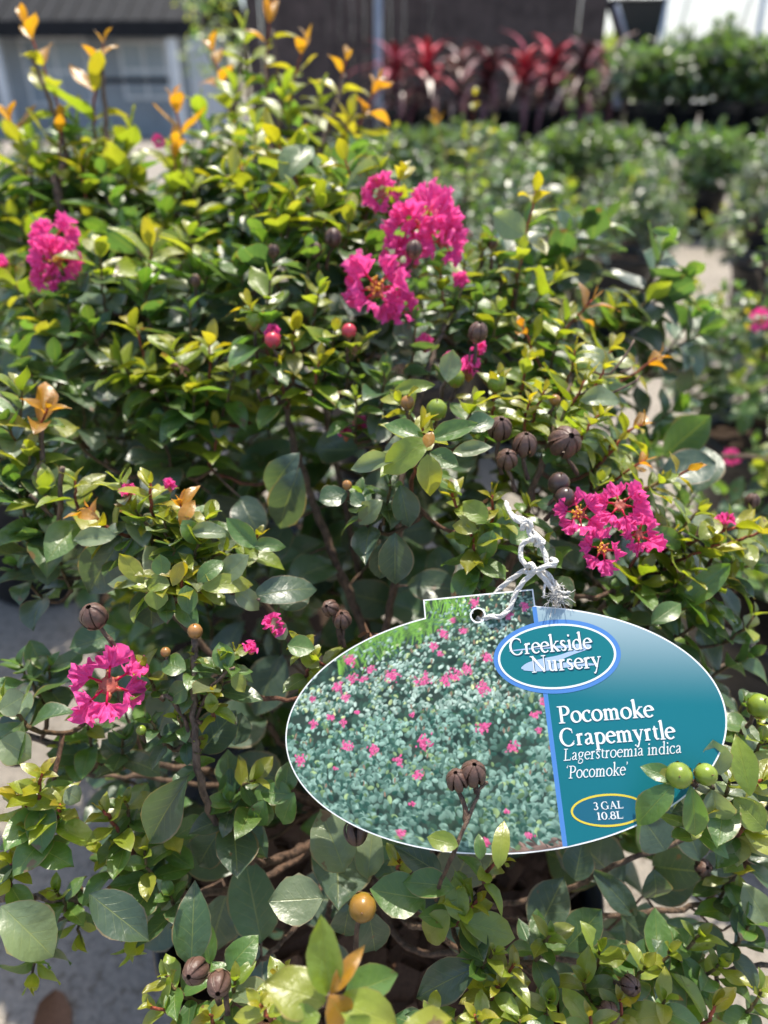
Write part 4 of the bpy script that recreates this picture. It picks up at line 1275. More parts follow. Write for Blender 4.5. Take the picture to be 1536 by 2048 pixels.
def strip_grid(ua, ub, step, colour, z, vlo, vhi, vstep):
    """grid between two edge functions"""
    nv_ = int((vhi - vlo) / vstep)
    rows = []
    wmax = max(ub(vlo + (vhi - vlo) * i / nv_) - ua(vlo + (vhi - vlo) * i / nv_) for i in range(nv_ + 1))
    nu = max(2, int(wmax / step))
    vs, fs, cs, uvp = [], [], [], []
    for i in range(nv_ + 1):
        v = vlo + (vhi - vlo) * i / nv_
        a, b = ua(v), ub(v)
        for j in range(nu + 1):
            u = a + (b - a) * j / nu
            vs.append(tp(u, v, z)); uvp.append((u, v)); cs.append(tuple(colour(u, v)))
    for i in range(nv_):
        for j in range(nu):
            q = (i * (nu + 1) + j, i * (nu + 1) + j + 1, (i + 1) * (nu + 1) + j + 1, (i + 1) * (nu + 1) + j)
            cu = sum(uvp[k][0] for k in q) / 4; cv = sum(uvp[k][1] for k in q) / 4
            if (cu - HOLE[0]) ** 2 + (cv - HOLE[1]) ** 2 < (HOLE[2] + .6) ** 2: continue
            if abs(uvp[q[0]][0] - uvp[q[1]][0]) < 1e-6 and abs(uvp[q[2]][0] - uvp[q[3]][0]) < 1e-6: continue
            fs.append(q)
    return vs, fs, cs


IN = 3.0     # white edge left round the print
DIVL, DIVR = 88.0, 97.0
VTOP = EV + EB
# the tab rises square above the oval, so the card is two sheets: the oval below the tab line and the tab
vtabL = EV + EB * math.sqrt(1 - ((TABL - EU) / EA) ** 2)
vtabR = EV + EB * math.sqrt(1 - ((TABR - EU) / EA) ** 2)
el = lambda v: EA * math.sqrt(max(0.0, 1 - ((v - EV) / EB) ** 2)) + EU
ell = lambda v: -EA * math.sqrt(max(0.0, 1 - ((v - EV) / EB) ** 2)) + EU
eli = lambda v: (EA - IN) * math.sqrt(max(0.0, 1 - ((v - EV) / (EB - IN)) ** 2)) + EU
elil = lambda v: -(EA - IN) * math.sqrt(max(0.0, 1 - ((v - EV) / (EB - IN)) ** 2)) + EU
# photo print: below tab corner
vlo = EV - EB + IN + .3
vs, fs, cs = strip_grid(lambda v: min(elil(v), DIVL - .01), lambda v: min(DIVL, max(eli(v), elil(v) + .01)), 1.6, pic, 0, vlo, vtabL - IN, 1.5)
tag_part('photo_print', vs, fs, cs, M_PRINT)
vs, fs, cs = strip_grid(lambda v: TABL + IN, lambda v: DIVL if v < vtabR else TABR - IN, 1.6, pic, 0, vtabL - IN, TABT - IN, 1.5)
tag_part('tab_print', vs, fs, cs, M_PRINT)
vs, fs, cs = strip_grid(lambda v: min(DIVR, max(eli(v), DIVR - .01)), lambda v: max(eli(v), DIVR), 5, teal, 0, EV - (EB - IN) * .972, EV + (EB - IN) * .975, 4)
tag_part('teal_print', vs, fs, cs, M_PRINT)
BLUE = (.085, .25, .62)
vs, fs, cs = strip_grid(lambda v: DIVL, lambda v: DIVR, 9, lambda u, v: BLUE, 0, EV - (EB - IN) * .972, vtabR - 1, 6)
tag_part('divider_stripe', vs, fs, cs, M_PRINT)
# white card under the print: front, back and edge
outl = []
for k in range(200):
    a = math.radians(90 - 13.9) - 2 * math.pi * k / 200
    u, v = EU + EA * math.cos(a), EV + EB * math.sin(a)
    if TABL < u < TABR and v > 0: continue
    outl.append((u, v))
outl = [(TABR, vtabR)] + outl + [(TABL, vtabL), (TABL, TABT), (TABR, TABT)]
vs, fs, cs = [], [], []
n = len(outl)
for z in (-.35, -2.2):
    for (u, v) in outl: vs.append(tp(u, v, z))
for k in range(n): fs.append((k, (k + 1) % n, n + (k + 1) % n, n + k))
tag_part('card_edge', vs, fs, [(1, 1, 1)] * len(vs), M_CARD, False)
for nm, z in (('card_front', -.35), ('card_back', -2.2)):
    vs, fs, cs = strip_grid(lambda v: ell(v), lambda v: el(v), 6, lambda u, v: (1, 1, 1), z, EV - EB + .4, vtabL, 5)
    a2 = strip_grid(lambda v: TABL, lambda v: max(el(v), TABR) if v < vtabR else TABR, 6, lambda u, v: (1, 1, 1), z, vtabL, TABT, 2.0)
    o = len(vs)
    vs += a2[0]; fs += [tuple(i + o for i in f) for f in a2[1]]; cs += a2[2]
    if nm == 'card_back': fs = [f[::-1] for f in fs]
    tag_part(nm, vs, fs, cs, M_CARD, False)


def ring(cu, cv, a, b, a2, b2, c, z, n=72):
    vs, fs, cs = [], [], []
    for k in range(n):
        th = 2 * math.pi * k / n
        vs.append(tp(cu + a * math.cos(th), cv + b * math.sin(th), z)); vs.append(tp(cu + a2 * math.cos(th), cv + b2 * math.sin(th), z))
        cs += [c, c]
    for k in range(n):
        j = (k + 1) % n
        fs.append((2 * k, 2 * j, 2 * j + 1, 2 * k + 1))
    return vs, fs, cs


def disc(cu, cv, a, b, c, z, n=72, rings=5):
    vs, fs, cs = [tp(cu, cv, z)], [], [c]
    for i in range(1, rings + 1):
        for k in range(n):
            th = 2 * math.pi * k / n
            vs.append(tp(cu + a * i / rings * math.cos(th), cv + b * i / rings * math.sin(th), z)); cs.append(c)
    for k in range(n): fs.append((0, 1 + k, 1 + (k + 1) % n))
    for i in range(rings - 1):
        for k in range(n):
            j = (k + 1) % n
            fs.append((1 + i * n + k, 1 + (i + 1) * n + k, 1 + (i + 1) * n + j, 1 + i * n + j))
    return vs, fs, cs


tag_part('hole_rim', *ring(HOLE[0], HOLE[1], 16.5, 16.5, 13.2, 13.2, (1, 1, 1), .3, 36), M_CARD, False)
BU, BV = 124, 122
badge = tag_part('logo_badge', *disc(BU, BV, 127, 73.5, BLUE, .5), M_PRINT)
tag_part('badge_ring', *ring(BU, BV, 118, 65, 113.5, 61, (.85, .92, .93), 1.1), M_PRINT, parent=badge)
tag_part('badge_field', *disc(BU, BV, 113.6, 61.1, (.004, .185, .215), .9), M_PRINT, parent=badge)
tag_part('size_oval', *disc(182, -173, 67, 26, (.012, .13, .20), .4), M_PRINT)
tag_part('size_oval_ring', *ring(182, -173, 70.5, 29.5, 66.5, 25.7, (.78, .62, .06), .6), M_PRINT)

# ---- serif lettering drawn as strokes of varying width
def arc(cx, cy, rx, ry, a0, a1, tk, tn_, n=18, stress=0.0):
    out = []
    for i in range(n + 1):
        a = math.radians(a0 + (a1 - a0) * i / n)
        w = tn_ + (tk - tn_) * abs(math.cos(a - stress)) ** 1.3
        out.append((cx + rx * math.cos(a), cy + ry * math.sin(a), w))
    return out


def glyphs(T, t):
    """x-height 45, capitals 68, ascender 74, descender -24; T thick stem, t thin"""
    sf = lambda x, y, w=20, h=4: [(x - w / 2, y, h), (x + w / 2, y, h)]
    st = lambda x, y0, y1: [(x, y0, T), (x, y1, T)]
    flag = lambda x, y: [(x - 9, y - 5, 3), (x - 2, y - 1, 6), (x + T / 2, y, 3)]
    G = {}
    G['P'] = (52, [st(14, 0, 68), sf(14, 2, 26), sf(8, 66, 16), [(14, 66, 4), (26, 66, 4)] + arc(26, 49, 19, 17, 88, -90, T, t) + [(14, 32, t)]])
    G['C'] = (66, [arc(34, 34, 29, 34, 52, 318, T * 1.05, t, 26), [(53, 64, 3), (54.5, 48, 3)], [(56, 12, 3), (58, 20, 2)]])
    G['G'] = (70, [arc(34, 34, 29, 34, 52, 300, T * 1.05, t, 26), [(52, 64, 3), (54, 48, 3)], st(55, 3, 28), sf(55, 29, 22)])
    G['N'] = (72, [[(13, 2, t), (13, 66, t)], [(11, 66, T), (59, 2, T)], [(60, 2, t), (60, 66, t)], sf(13, 2, 20), sf(9, 66, 16), sf(60, 66, 20)])
    G['L'] = (54, [st(14, 0, 68), sf(14, 66, 26), sf(12, 2, 20), [(14, 3, t + 1), (46, 3, t + 1)], [(47, 1, 3), (50, 17, 2)]])
    G['A'] = (66, [[(11, 2, t), (32, 68, t)], [(30, 68, T), (54, 2, T)], [(17, 24, t), (46, 24, t)], sf(10, 2, 18), sf(54, 2, 22)])
    G['o'] = (46, [arc(23, 22.5, 18, 21, 0, 360, T, t, 30, .25)])
    G['c'] = (40, [arc(23, 22.5, 18, 21, 48, 318, T, t, 24, .25), arc(32, 36, 2, 2, 0, 360, 5, 5, 8)])
    G['e'] = (41, [arc(22, 22.5, 17, 21, 8, 318, T, t, 26, .25), [(7, 26, t), (39, 27, t)]])
    G['r'] = (34, [st(12, 0, 44), sf(12, 2, 22), flag(12, 43), [(14, 33, t), (21, 42, T * .8), (30, 41, T * .85)]])
    G['s'] = (34, [[(27, 34, 2), (26, 40, t), (20, 43, t + 1), (11, 41, T * .8), (8, 33, T), (13, 26, T), (22, 20, T), (27, 12, T), (23, 4, T * .8), (15, 2, t + 1), (7, 6, t), (6, 13, 2)]])
    G['i'] = (23, [st(12, 0, 44), sf(12, 2, 21), flag(12, 43), arc(11, 62, 2.3, 2.3, 0, 360, 5.5, 5.5, 10)])
    G['l'] = (23, [st(12, 0, 74), sf(12, 2, 21), flag(12, 73)])
    G['k'] = (48, [st(12, 0, 74), sf(12, 2, 21), flag(12, 73), [(14, 20, t), (37, 42, t)], [(20, 25, T), (40, 2, T)], sf(38, 42, 16), sf(41, 2, 16)])
    G['d'] = (49, [st(37, 0, 74), flag(37, 73), [(37, 3, 4), (45, 3, 3)], arc(22, 22, 16, 20.5, 30, 330, T, t, 24, .2), [(36, 33, t), (37, 10, t)]])
    G['a'] = (42, [[(8, 35, T * .8), (12, 41, t + 1), (20, 43.5, t + 1), (28, 39, T * .9), (29, 30, T), (29, 8, T), (32, 3, t + 1), (39, 5, t)], [(29, 27, t), (18, 23, t), (9, 17, T * .8), (7, 9, T), (12, 3, T * .7), (20, 4, t), (29, 11, t)]])
    nb = lambda x: [(x + 2, 33, t), (x + 8, 40, t + 1), (x + 15, 42, T * .8), (x + 22, 37, T), (x + 23, 28, T), (x + 23, 0, T)]
    G['n'] = (50, [st(12, 0, 44), sf(12, 2, 20), flag(12, 43), nb(12), sf(35, 2, 20)])
    G['m'] = (73, [st(12, 0, 44), sf(12, 2, 20), flag(12, 43), nb(12), sf(35, 2, 18), nb(35), sf(58, 2, 20)])
    G['u'] = (49, [[(12, 44, T), (12, 14, T), (15, 5, T * .8), (22, 2.5, t + 1), (29, 5, t), (35, 11, t)], st(36, 0, 44), sf(9, 43, 14), sf(33, 43, 14), [(36, 2, 4), (44, 3, 3)]])
    G['p'] = (49, [st(12, -23, 44), sf(12, -22, 22), flag(12, 43), arc(26, 22, 16, 20.5, 150, -150, T, t, 24, -.2)])
    G['y'] = (44, [[(8, 43, T), (23, 3, T)], [(37, 43, t), (22, 0, t), (15, -17, t + 1), (8, -21, T * .8)], sf(8, 43, 19), sf(37, 43, 15)])
    G['t'] = (29, [[(13, 55, 2), (13, 45, T), (13, 12, T), (16, 4, T * .7), (26, 4, t)], [(4, 42, 4), (26, 42, 4)]])
    G['g'] = (44, [arc(20, 30, 13, 14, 0, 360, T * .9, t, 24), [(31, 39, t), (41, 41, 4)], [(14, 17, t), (9, 11, t + 1), (14, 6, T * .7), (28, 4, T * .8), (36, -3, T * .7), (33, -15, t), (20, -21, t + 1), (8, -17, t + 2), (6, -9, t), (14, 2, t)]])
    G['3'] = (42, [arc(19, 50, 13, 16, 150, -80, T, t, 16), arc(18, 18, 17, 17, 85, -150, T, t, 18)])
    G['1'] = (36, [st(18, 0, 66), sf(18, 2, 24), [(8, 58, 3), (18, 66, 4)]])
    G['0'] = (46, [arc(23, 33, 17, 32, 0, 360, T, t, 30)])
    G['8'] = (44, [arc(22, 50, 13, 15, 0, 360, T * .8, t + 1, 22), arc(22, 18, 17, 17, 0, 360, T, t + 1, 24)])
    G['.'] = (20, [arc(10, 4, 2.3, 2.3, 0, 360, 5, 5, 10)])
    G["\u2018"] = (20, [[(14, 72, 2), (8, 64, 4), (8, 57, 8)]])
    G["\u2019"] = (20, [[(8, 70, 8), (11, 64, 5), (5, 55, 2)]])
    G[' '] = (24, [])
    return G


def text_mesh(txt, u0, v0, width, height, T, t, z, c, shear=0.0):
    """height: capital height in tag units"""
    G = glyphs(T, t)
    total = sum(G[ch][0] for ch in txt)
    sy = height / 68.0; sx = width / total
    x = 0
    vs, fs, cs = [], [], []
    lay = 0
    for ch in txt:
        adv, strokes = G[ch]
        for st in strokes:
            lay += 1
            pts = [(p[0] + x + shear * p[1], p[1], p[2]) for p in st]
            o = len(vs)
            for i, (px, py, w) in enumerate(pts):
                a = pts[max(0, i - 1)]; b = pts[min(len(pts) - 1, i + 1)]
                dx, dy = b[0] - a[0], b[1] - a[1]
                l = math.hypot(dx, dy) or 1
                nx, ny = -dy / l * w / 2, dx / l * w / 2
                for sg in (1, -1):
                    vs.append(tp(u0 + (px + nx * sg) * sx, v0 + (py + ny * sg) * sy, z + .03 * (lay % 5)))
                    cs.append(c)
            for i in range(len(pts) - 1):
                fs.append((o + 2 * i, o + 2 * i + 1, o + 2 * i + 3, o + 2 * i + 2))
        x += adv
    return vs, fs, cs


WHITE = (.88, .90, .90)
sw = []
def ribbon(pts, c, z):
    vs, fs, cs = [], [], []
    q = []
    for i in range(len(pts) - 1):
        p0 = pts[max(i - 1, 0)]; p1 = pts[i]; p2 = pts[i + 1]; p3 = pts[min(i + 2, len(pts) - 1)]
        for k in range(8):
            t = k / 8
            q.append(tuple(.5 * (2 * p1[j] + (p2[j] - p0[j]) * t + (2 * p0[j] - 5 * p1[j] + 4 * p2[j] - p3[j]) * t * t + (3 * p1[j] - p0[j] - 3 * p2[j] + p3[j]) * t ** 3) for j in range(3)))
    q.append(pts[-1])
    for (u, v, w) in q:
        vs += [tp(u, v + w / 2, z), tp(u, v - w / 2, z)]; cs += [c, c]
    for i in range(len(q) - 1): fs.append((2 * i, 2 * i + 1, 2 * i + 3, 2 * i + 2))
    return vs, fs, cs
PALEB = (.42, .56, .78)
SWU, SWV = 11, -9
sh_ = lambda L: [(a + SWU, b + SWV, c) for a, b, c in L]
r1 = ribbon(sh_([(20, 149, 2), (60, 150, 3), (120, 149, 5), (165, 147, 9), (180, 145, 7), (184, 143, 3)]), PALEB, 1.3)
r2 = ribbon(sh_([(40, 113, 3), (55, 115, 16), (85, 121, 15), (120, 128, 10), (150, 137, 9), (175, 144, 10), (184, 146, 3)]), PALEB, 1.4)
r3 = ribbon(sh_([(44, 111, 6), (80, 110, 13), (130, 112, 10), (170, 110, 6), (188, 108, 2)]), PALEB, 1.5)
for nm, rr in (('logo_swoosh', r1), ('logo_swoosh', r2), ('logo_swoosh', r3)):
    tag_part(nm, *rr, M_PRINT, parent=badge)
SH = (.004, .07, .12)
for (txt, u, v, w, h) in (('Creekside', 32, 131, 165, 33), ('Nursery', 70, 93, 140, 33)):
    a = text_mesh(txt, u + 1.6, v - 1.6, w, h, 10.5, 4, 1.7, SH)
    b = text_mesh(txt, u, v, w, h, 10.5, 4, 2.0, WHITE)
    tag_part('lettering_shadow', *a, M_PRINT, parent=badge)
    tag_part('lettering', *b, M_PRINT, parent=badge)
for (txt, u, v, w, h, T, t, sh) in (('Pocomoke', 111, -9, 184, 33, 11.8, 5, 0), ('Crapemyrtle', 109, -52, 219, 33, 11.5, 5, 0), ('Lagerstroemia indica', 110, -79, 224, 22, 7.5, 4, .22),
                                    ("\u2018Pocomoke\u2019", 110, -112, 119, 23, 8, 4.2, .22), ('3 GAL', 155, -171, 56, 13.5, 11, 5, 0), ('10.8L', 158, -189, 50, 13.5, 11, 5, 0)):
    tag_part('lettering', *text_mesh(txt, u, v, w, h, T, t, .9, WHITE, sh), M_PRINT)

# ------------------------------------------------------------------ cotton string
def hp(x, y, dz=0.0): return at(x, y, TD + dz)
hole3 = TAGM @ tp(HOLE[0], HOLE[1], 0)
def z_at(px, py, off):           # point over the card, off metres towards the camera
    d0 = (at(px, py, 1) - CAM).normalized()
    t = (tc - CAM).dot(tn) / d0.dot(tn)
    return CAM + d0 * (t - off)
st = MB()
def cord(pts, r=.00105):
    P = [Vector(p) for p in pts]
    out = []
    for i in range(len(P) - 1):
        p0 = P[max(i - 1, 0)]; p1 = P[i]; p2 = P[i + 1]; p3 = P[min(i + 2, len(P) - 1)]
        m = max(3, int((p2 - p1).length / .0012))
        for k in range(m):
            t = k / m
            out.append(.5 * ((2 * p1) + (p2 - p0) * t + (2 * p0 - 5 * p1 + 4 * p2 - p3) * t * t + (3 * p1 - p0 - 3 * p2 + p3) * t ** 3))
    out.append(P[-1])
    # two twisted plies
    ref = None
    for ply in range(3):
        q = []
        for i, p in enumerate(out):
            tg = (out[min(i + 1, len(out) - 1)] - out[max(i - 1, 0)]).normalized()
            a = tg.cross(FWD).normalized(); b = tg.cross(a)
            th = i * .55 + ply * 2.09
            q.append(p + (a * math.cos(th) + b * math.sin(th)) * r * .5)
        st.tube(q, r * .62, 6)
Z = z_at
cord([Z(955, 1237, -.004), Z(966, 1240, -.001), Z(978, 1233, .0012), Z(1000, 1233, .002), Z(1020, 1216, .002), Z(1032, 1185, .003), Z(1055, 1155, .005), Z(1085, 1135, .006), Z(1108, 1128, .006), Z(1112, 1122, .004), Z(1100, 1118, .003)])
cord([Z(968, 1238, -.002), Z(975, 1215, -.004), Z(992, 1186, -.004), Z(1020, 1160, -.001), Z(1052, 1138, .003), Z(1060, 1130, .004), Z(1075, 1142, .004)])
cord([Z(1112, 1130, .004), Z(1096, 1128, .003), Z(1087, 1100, .003), Z(1078, 1088, .003), Z(1064, 1076, .004), Z(1052, 1050, .003), Z(1040, 1044, .003), Z(1028, 1036, .001), Z(1018, 1020, -.006), Z(1012, 1005, -.012)])
cord([Z(1056, 1136, .004), Z(1044, 1120, .004), Z(1041, 1100, .004), Z(1050, 1084, .005), Z(1066, 1080, .006), Z(1082, 1086, .005), Z(1086, 1082, .003), Z(1072, 1070, .002), Z(1060, 1056, .002), Z(1050, 1040, .002), Z(1034, 1035, .001), Z(1022, 1030, -.004)])
cord([Z(1044, 1060, .004), Z(1046, 1048, .006), Z(1056, 1042, .006), Z(1062, 1052, .005), Z(1058, 1062, .003)])
cord([Z(1052, 1132, .006), Z(1062, 1128, .008), Z(1068, 1138, .008), Z(1060, 1146, .006), Z(1050, 1142, .004)])
cord([Z(1062, 1082, .007), Z(1070, 1074, .008), Z(1078, 1082, .007), Z(1072, 1092, .005)])
cord([Z(1072, 1138, .004), Z(1088, 1158, .003), Z(1104, 1176, .002), Z(1114, 1192, .002)], .0011)
cord([Z(1076, 1136, .002), Z(1096, 1150, .001), Z(1108, 1166, .001), Z(1118, 1180, .001)], .0011)
sr_ = random.Random(9)
for _ in range(110):       # frayed end
    x, y = sr_.gauss(1112, 6), sr_.gauss(1186, 8)
    p = Z(x, y, .002 + sr_.gauss(0, .0012))
    pts = [p]
    dx, dy = sr_.gauss(.3, 1), sr_.gauss(.5, 1)
    for k in range(4):
        x += dx * 3.2 + sr_.gauss(0, 2); y += dy * 3.2 + sr_.gauss(0, 2)
        pts.append(Z(x, y, .002 + sr_.gauss(0, .001)))
    st.tube(pts, .00013, 4)
for a, b in (((1092, 1160), (1088, 1196)), ((1116, 1180), (1140, 1184)), ((1120, 1190), (1136, 1194))):
    cord([Z(a[0], a[1], .002), Z((a[0] + b[0]) / 2 - 2, (a[1] + b[1]) / 2 + 3, .003), Z(b[0], b[1], .002)], .0005)
so = obj('string', st.mesh('string', M_STRING, True))
tag(so, 'knotted white cotton string with a frayed end tying the oval tag to a twig', 'string')
# ------------------------------------------------------------------ fallen leaf on the concrete
def gpt(px, py, z=0.0):
    d0 = at(px, py, 1) - CAM
    t = (z - CAM.z) / d0.z
    return CAM + d0 * t
m = MB(); m.col = (.20, .105, .06)
c = gpt(112, 1985)
v, q, uv, cs = HI[('yg', 3)]
fm = frame(c + Vector((0, 0, .004)), Vector((.3, -1, 0)), Vector((.3, 0, 1)), .062)
m.add([fm @ Vector(p) for p in v], [tuple(f) for f in q])
tag(obj('fallen_leaf', m.mesh('fallen_leaf', M_CHIP, True, True)), 'dry brown fallen leaf lying on the concrete below the tagged shrub', 'leaf')

# ------------------------------------------------------------------ wooden screen fence behind the bench
def wx(px, y): return (px - 768) / F * (y * math.cos(PITCH))   # rough x for a point at camera height
FY = 7.6
fence = empty('board_fence', Vector((.6, FY, 0)))
tag(fence, 'dark brown vertical board fence behind the bench of red-leaved plants', 'fence')
x = wx(505, FY)
xr = wx(1172, FY)
k = 0
frng = random.Random(12)
while x < xr:
    w = frng.uniform(.105, .125)
    mb = MB()
    top = 1.93 + frng.uniform(-.03, .03)
    mb.box(x, x + w, FY, FY + .02, .03, top)
    # dog-eared tip
    obj('board', mb.mesh('board', M_FENCE), fence)
    x += w + (.0015 if k % 12 else .008)
    k += 1
for z in (.35, 1.0, 1.62):
    mb = MB(); mb.box(wx(505, FY), xr, FY + .022, FY + .06, z, z + .08)
    obj('rail', mb.mesh('rail', M_FENCE), fence)
for px in (510, 840, 1160):
    mb = MB(); xx = wx(px, FY); mb.box(xx - .045, xx + .045, FY + .062, FY + .15, 0, 1.9)
    obj('post', mb.mesh('post', M_FENCE), fence)
# pale irrigation pipe with a small sign plate in front of the fence
M_PIPE = simple('grey_pipe', (.28, .31, .36), .5, .4, .1, 20)
pip = empty('standpipe', Vector((wx(757, 7.4), 7.4, 0)))
tag(pip, 'thin grey standpipe with a pale square plate on top, before the fence', 'pipe')
mb = MB(); mb.tube([(wx(757, 7.4), 7.4, 0), (wx(757, 7.4), 7.4, 1.48)], .035, 10)
obj('pole', mb.mesh('pole', M_PIPE, True), pip)
mb = MB(); mb.box(wx(757, 7.4) - .10, wx(757, 7.4) + .12, 7.36, 7.385, 1.48, 1.80)
obj('plate', mb.mesh('plate', M_CARD), pip)

# ------------------------------------------------------------------ benches
M_WOOD = simple('weathered_wood', (.10, .085, .075), .85, .3, .3, 12, .3)


def bench(x0, x1, y0, y1, z, label):
    b = empty('plant_bench', Vector(((x0 + x1) / 2, (y0 + y1) / 2, 0)))
    tag(b, label, 'bench')
    n = 6
    w = (y1 - y0) / n
    for i in range(n):
        mb = MB(); mb.box(x0, x1, y0 + i * w, y0 + i * w + w * .8, z - .025, z)
        obj('slat', mb.mesh('slat', M_WOOD), b)
    for xx in (x0 + .05, (x0 + x1) / 2, x1 - .15):
        mb = MB(); mb.box(xx, xx + .09, y0, y1, z - .10, z - .027)
        obj('bearer', mb.mesh('bearer', M_WOOD), b)
        for yy in (y0 + .02, y1 - .1):
            mb = MB(); mb.box(xx + .003, xx + .087, yy, yy + .08, 0, z - .102)
            obj('leg', mb.mesh('leg', M_WOOD), b)
    return b


BY = 5.6
bench(wx(740, BY), wx(1235, BY), BY - .3, BY + .5, .36, 'low slatted bench carrying the black pots of red-leaved plants')
bench(wx(1270, 5.2), wx(1720, 5.2), 4.9, 5.7, .40, 'slatted bench carrying the dark green bushy plants in pots')


def pot_mesh(R, H):
    p = MB()
    p.lathe([(R * .78, .002), (R * .97, H - .03), (R * 1.0, H - .028), (R * 1.05, H - .005), (R * 1.04, H), (R * .99, H - .003), (R * .96, H - .05)], 28, None, True)
    return p.mesh('pot', M_POT, True)


POT = pot_mesh(.135, .25)
soil = MB(); soil.lathe([(.128, .222), (.06, .226), (.001, .228)], 20)
SOIL = soil.mesh('soil', M_SOIL, True)


def blade(w, L, c1, c2, arch):
    m = MB()
    vs, cs = [], []
    for i in range(7):
        t = i / 6
        ww = w * math.sin(math.pi * (.06 + .94 * t) ** .8) ** .8 if t < 1 else .001
        a = arch * t
        x = L * math.sin(a) / arch; z = L * math.sin(math.pi / 2 - a) * 0 + L * (1 - math.cos(a)) / arch
        for s_ in (-1, 0, 1):
            vs.append((L * t * math.cos(a * .9), s_ * ww, -L * t * math.sin(a * .9) * t + abs(s_) * ww * .25))
            cs.append(tuple(c1[q] * (1 - t) + c2[q] * t for q in range(3)))
    fs = [(i * 3 + j, i * 3 + j + 1, (i + 1) * 3 + j + 1, (i + 1) * 3 + j) for i in range(6) for j in range(2)]
    m.add(vs, fs, cs)
    return m


M_BLADE = colour_material('strap_leaf', .4, .5, 0, 60)
BLADES = [blade(.028, .36, (.10, .02, .03), (.50, .03, .06), .8).mesh('leaf', M_BLADE, True, True), blade(.032, .40, (.06, .025, .03), (.16, .05, .05), 1.1).mesh('leaf', M_BLADE, True, True),
          blade(.03, .36, (.20, .10, .09), (.42, .30, .26), .9).mesh('leaf', M_BLADE, True, True), blade(.03, .32, (.25, .02, .04), (.75, .05, .08), .6).mesh('leaf', M_BLADE, True, True)]
labels = ['dull maroon', 'crimson topped', 'pale pink topped', 'dark bronze', 'bright red topped', 'scarlet topped', 'rust coloured', 'pinkish brown']
for i, px in enumerate((790, 855, 915, 975, 1045, 1100, 1160, 1215)):
    r = random.Random(60 + i)
    y = BY + r.uniform(-.05, .2)
    x = wx(px, y)
    t = empty('strap_leaf_plant', Vector((x, y, .36)))
    tag(t, f'{labels[i]} strap-leaved plant in a black pot on the low bench', 'plant', 'red-leaved plants on the bench')
    B = Matrix.Translation((x, y, .362))
    obj('pot', POT, t, B); obj('soil', SOIL, t, B)
    mb = MB(); mb.tube([(x, y, .58), (x + .01, y, .82)], [.014, .01], 7, [(.12, .07, .05)] * 2)
    obj('stem', mb.mesh('stem', M_BARK, True, True), t)
    for k in range(30):
        el = math.radians(82 - 72 * (k / 29) + r.uniform(-12, 12)); a = k * 2.4 + r.uniform(-.3, .3)
        if el > .7: bm_ = BLADES[(0, 3, 2, 1, 3, 3, 1, 2)[i]] if r.random() < .75 else BLADES[0]
        else: bm_ = BLADES[r.choice((1, 1, 2))]
        obj('leaf', bm_, t, Matrix.Translation((x, y, .64 + .18 * (1 - k / 29))) @ Matrix.Rotation(a, 4, 'Z') @ Matrix.Rotation(-el, 4, 'Y') @ Matrix.Scale(r.uniform(.75, 1.05) * .95, 4))

# ------------------------------------------------------------------ bushy plants on the other bench, trees and hedging behind
def bushy(name, label, cat, c, R, H, z0, n, leaf, cls, group=None, potted=True, seed=1, trunk=True):
    r = random.Random(seed)
    t = empty(name, Vector((c[0], c[1], z0)))
    tag(t, label, cat, group)
    if potted:
        B = Matrix.Translation((c[0], c[1], z0 + .002))
        obj('pot', POT, t, B); obj('soil', SOIL, t, B)
        zb = z0 + .23
    else: zb = z0
    mb = MB()
    base = Vector((c[0], c[1], zb))
    limbs = []
    for k in range(7):
        a = k * .9 + r.uniform(-.3, .3); e = Vector((math.cos(a) * R * .6, math.sin(a) * R * .6, H * r.uniform(.45, .8)))
        mb.tube([base, base + Vector((e.x * .25, e.y * .25, e.z * .5)), base + e], [R * .05, R * .035, R * .012], 6, [(.10, .075, .055)] * 3)
        limbs.append(base + e)
    obj('trunk', mb.mesh('trunk', M_BARK, True, True), t)
    clumps = [(Vector((c[0] + r.gauss(0, .42) * R, c[1] + r.gauss(0, .42) * R, zb + H * r.uniform(.3, .95))), R * r.uniform(.25, .45)) for _ in range(26)]
    items = []
    for _ in range(n):
        cc, cr = r.choice(clumps)
        d = Vector((r.gauss(0, 1), r.gauss(0, 1), r.gauss(0, 1))).normalized()
        p = cc + d * cr * r.uniform(.5, 1.05)
        if p.z < zb + .02: continue
        j = r.uniform(.6, 1.4)
        items.append((r.choice(cls), r.randrange(NV), frame(p, d + Vector((r.gauss(0, .5), r.gauss(0, .5), .1)), Vector((r.gauss(0, .5), r.gauss(0, .5), 1)), leaf * r.uniform(.7, 1.2)), (j, j, j)))
    o = obj('crown', build_leaf_mesh('crown', items, LO), t)
    tag(o, kind='stuff')
    return t


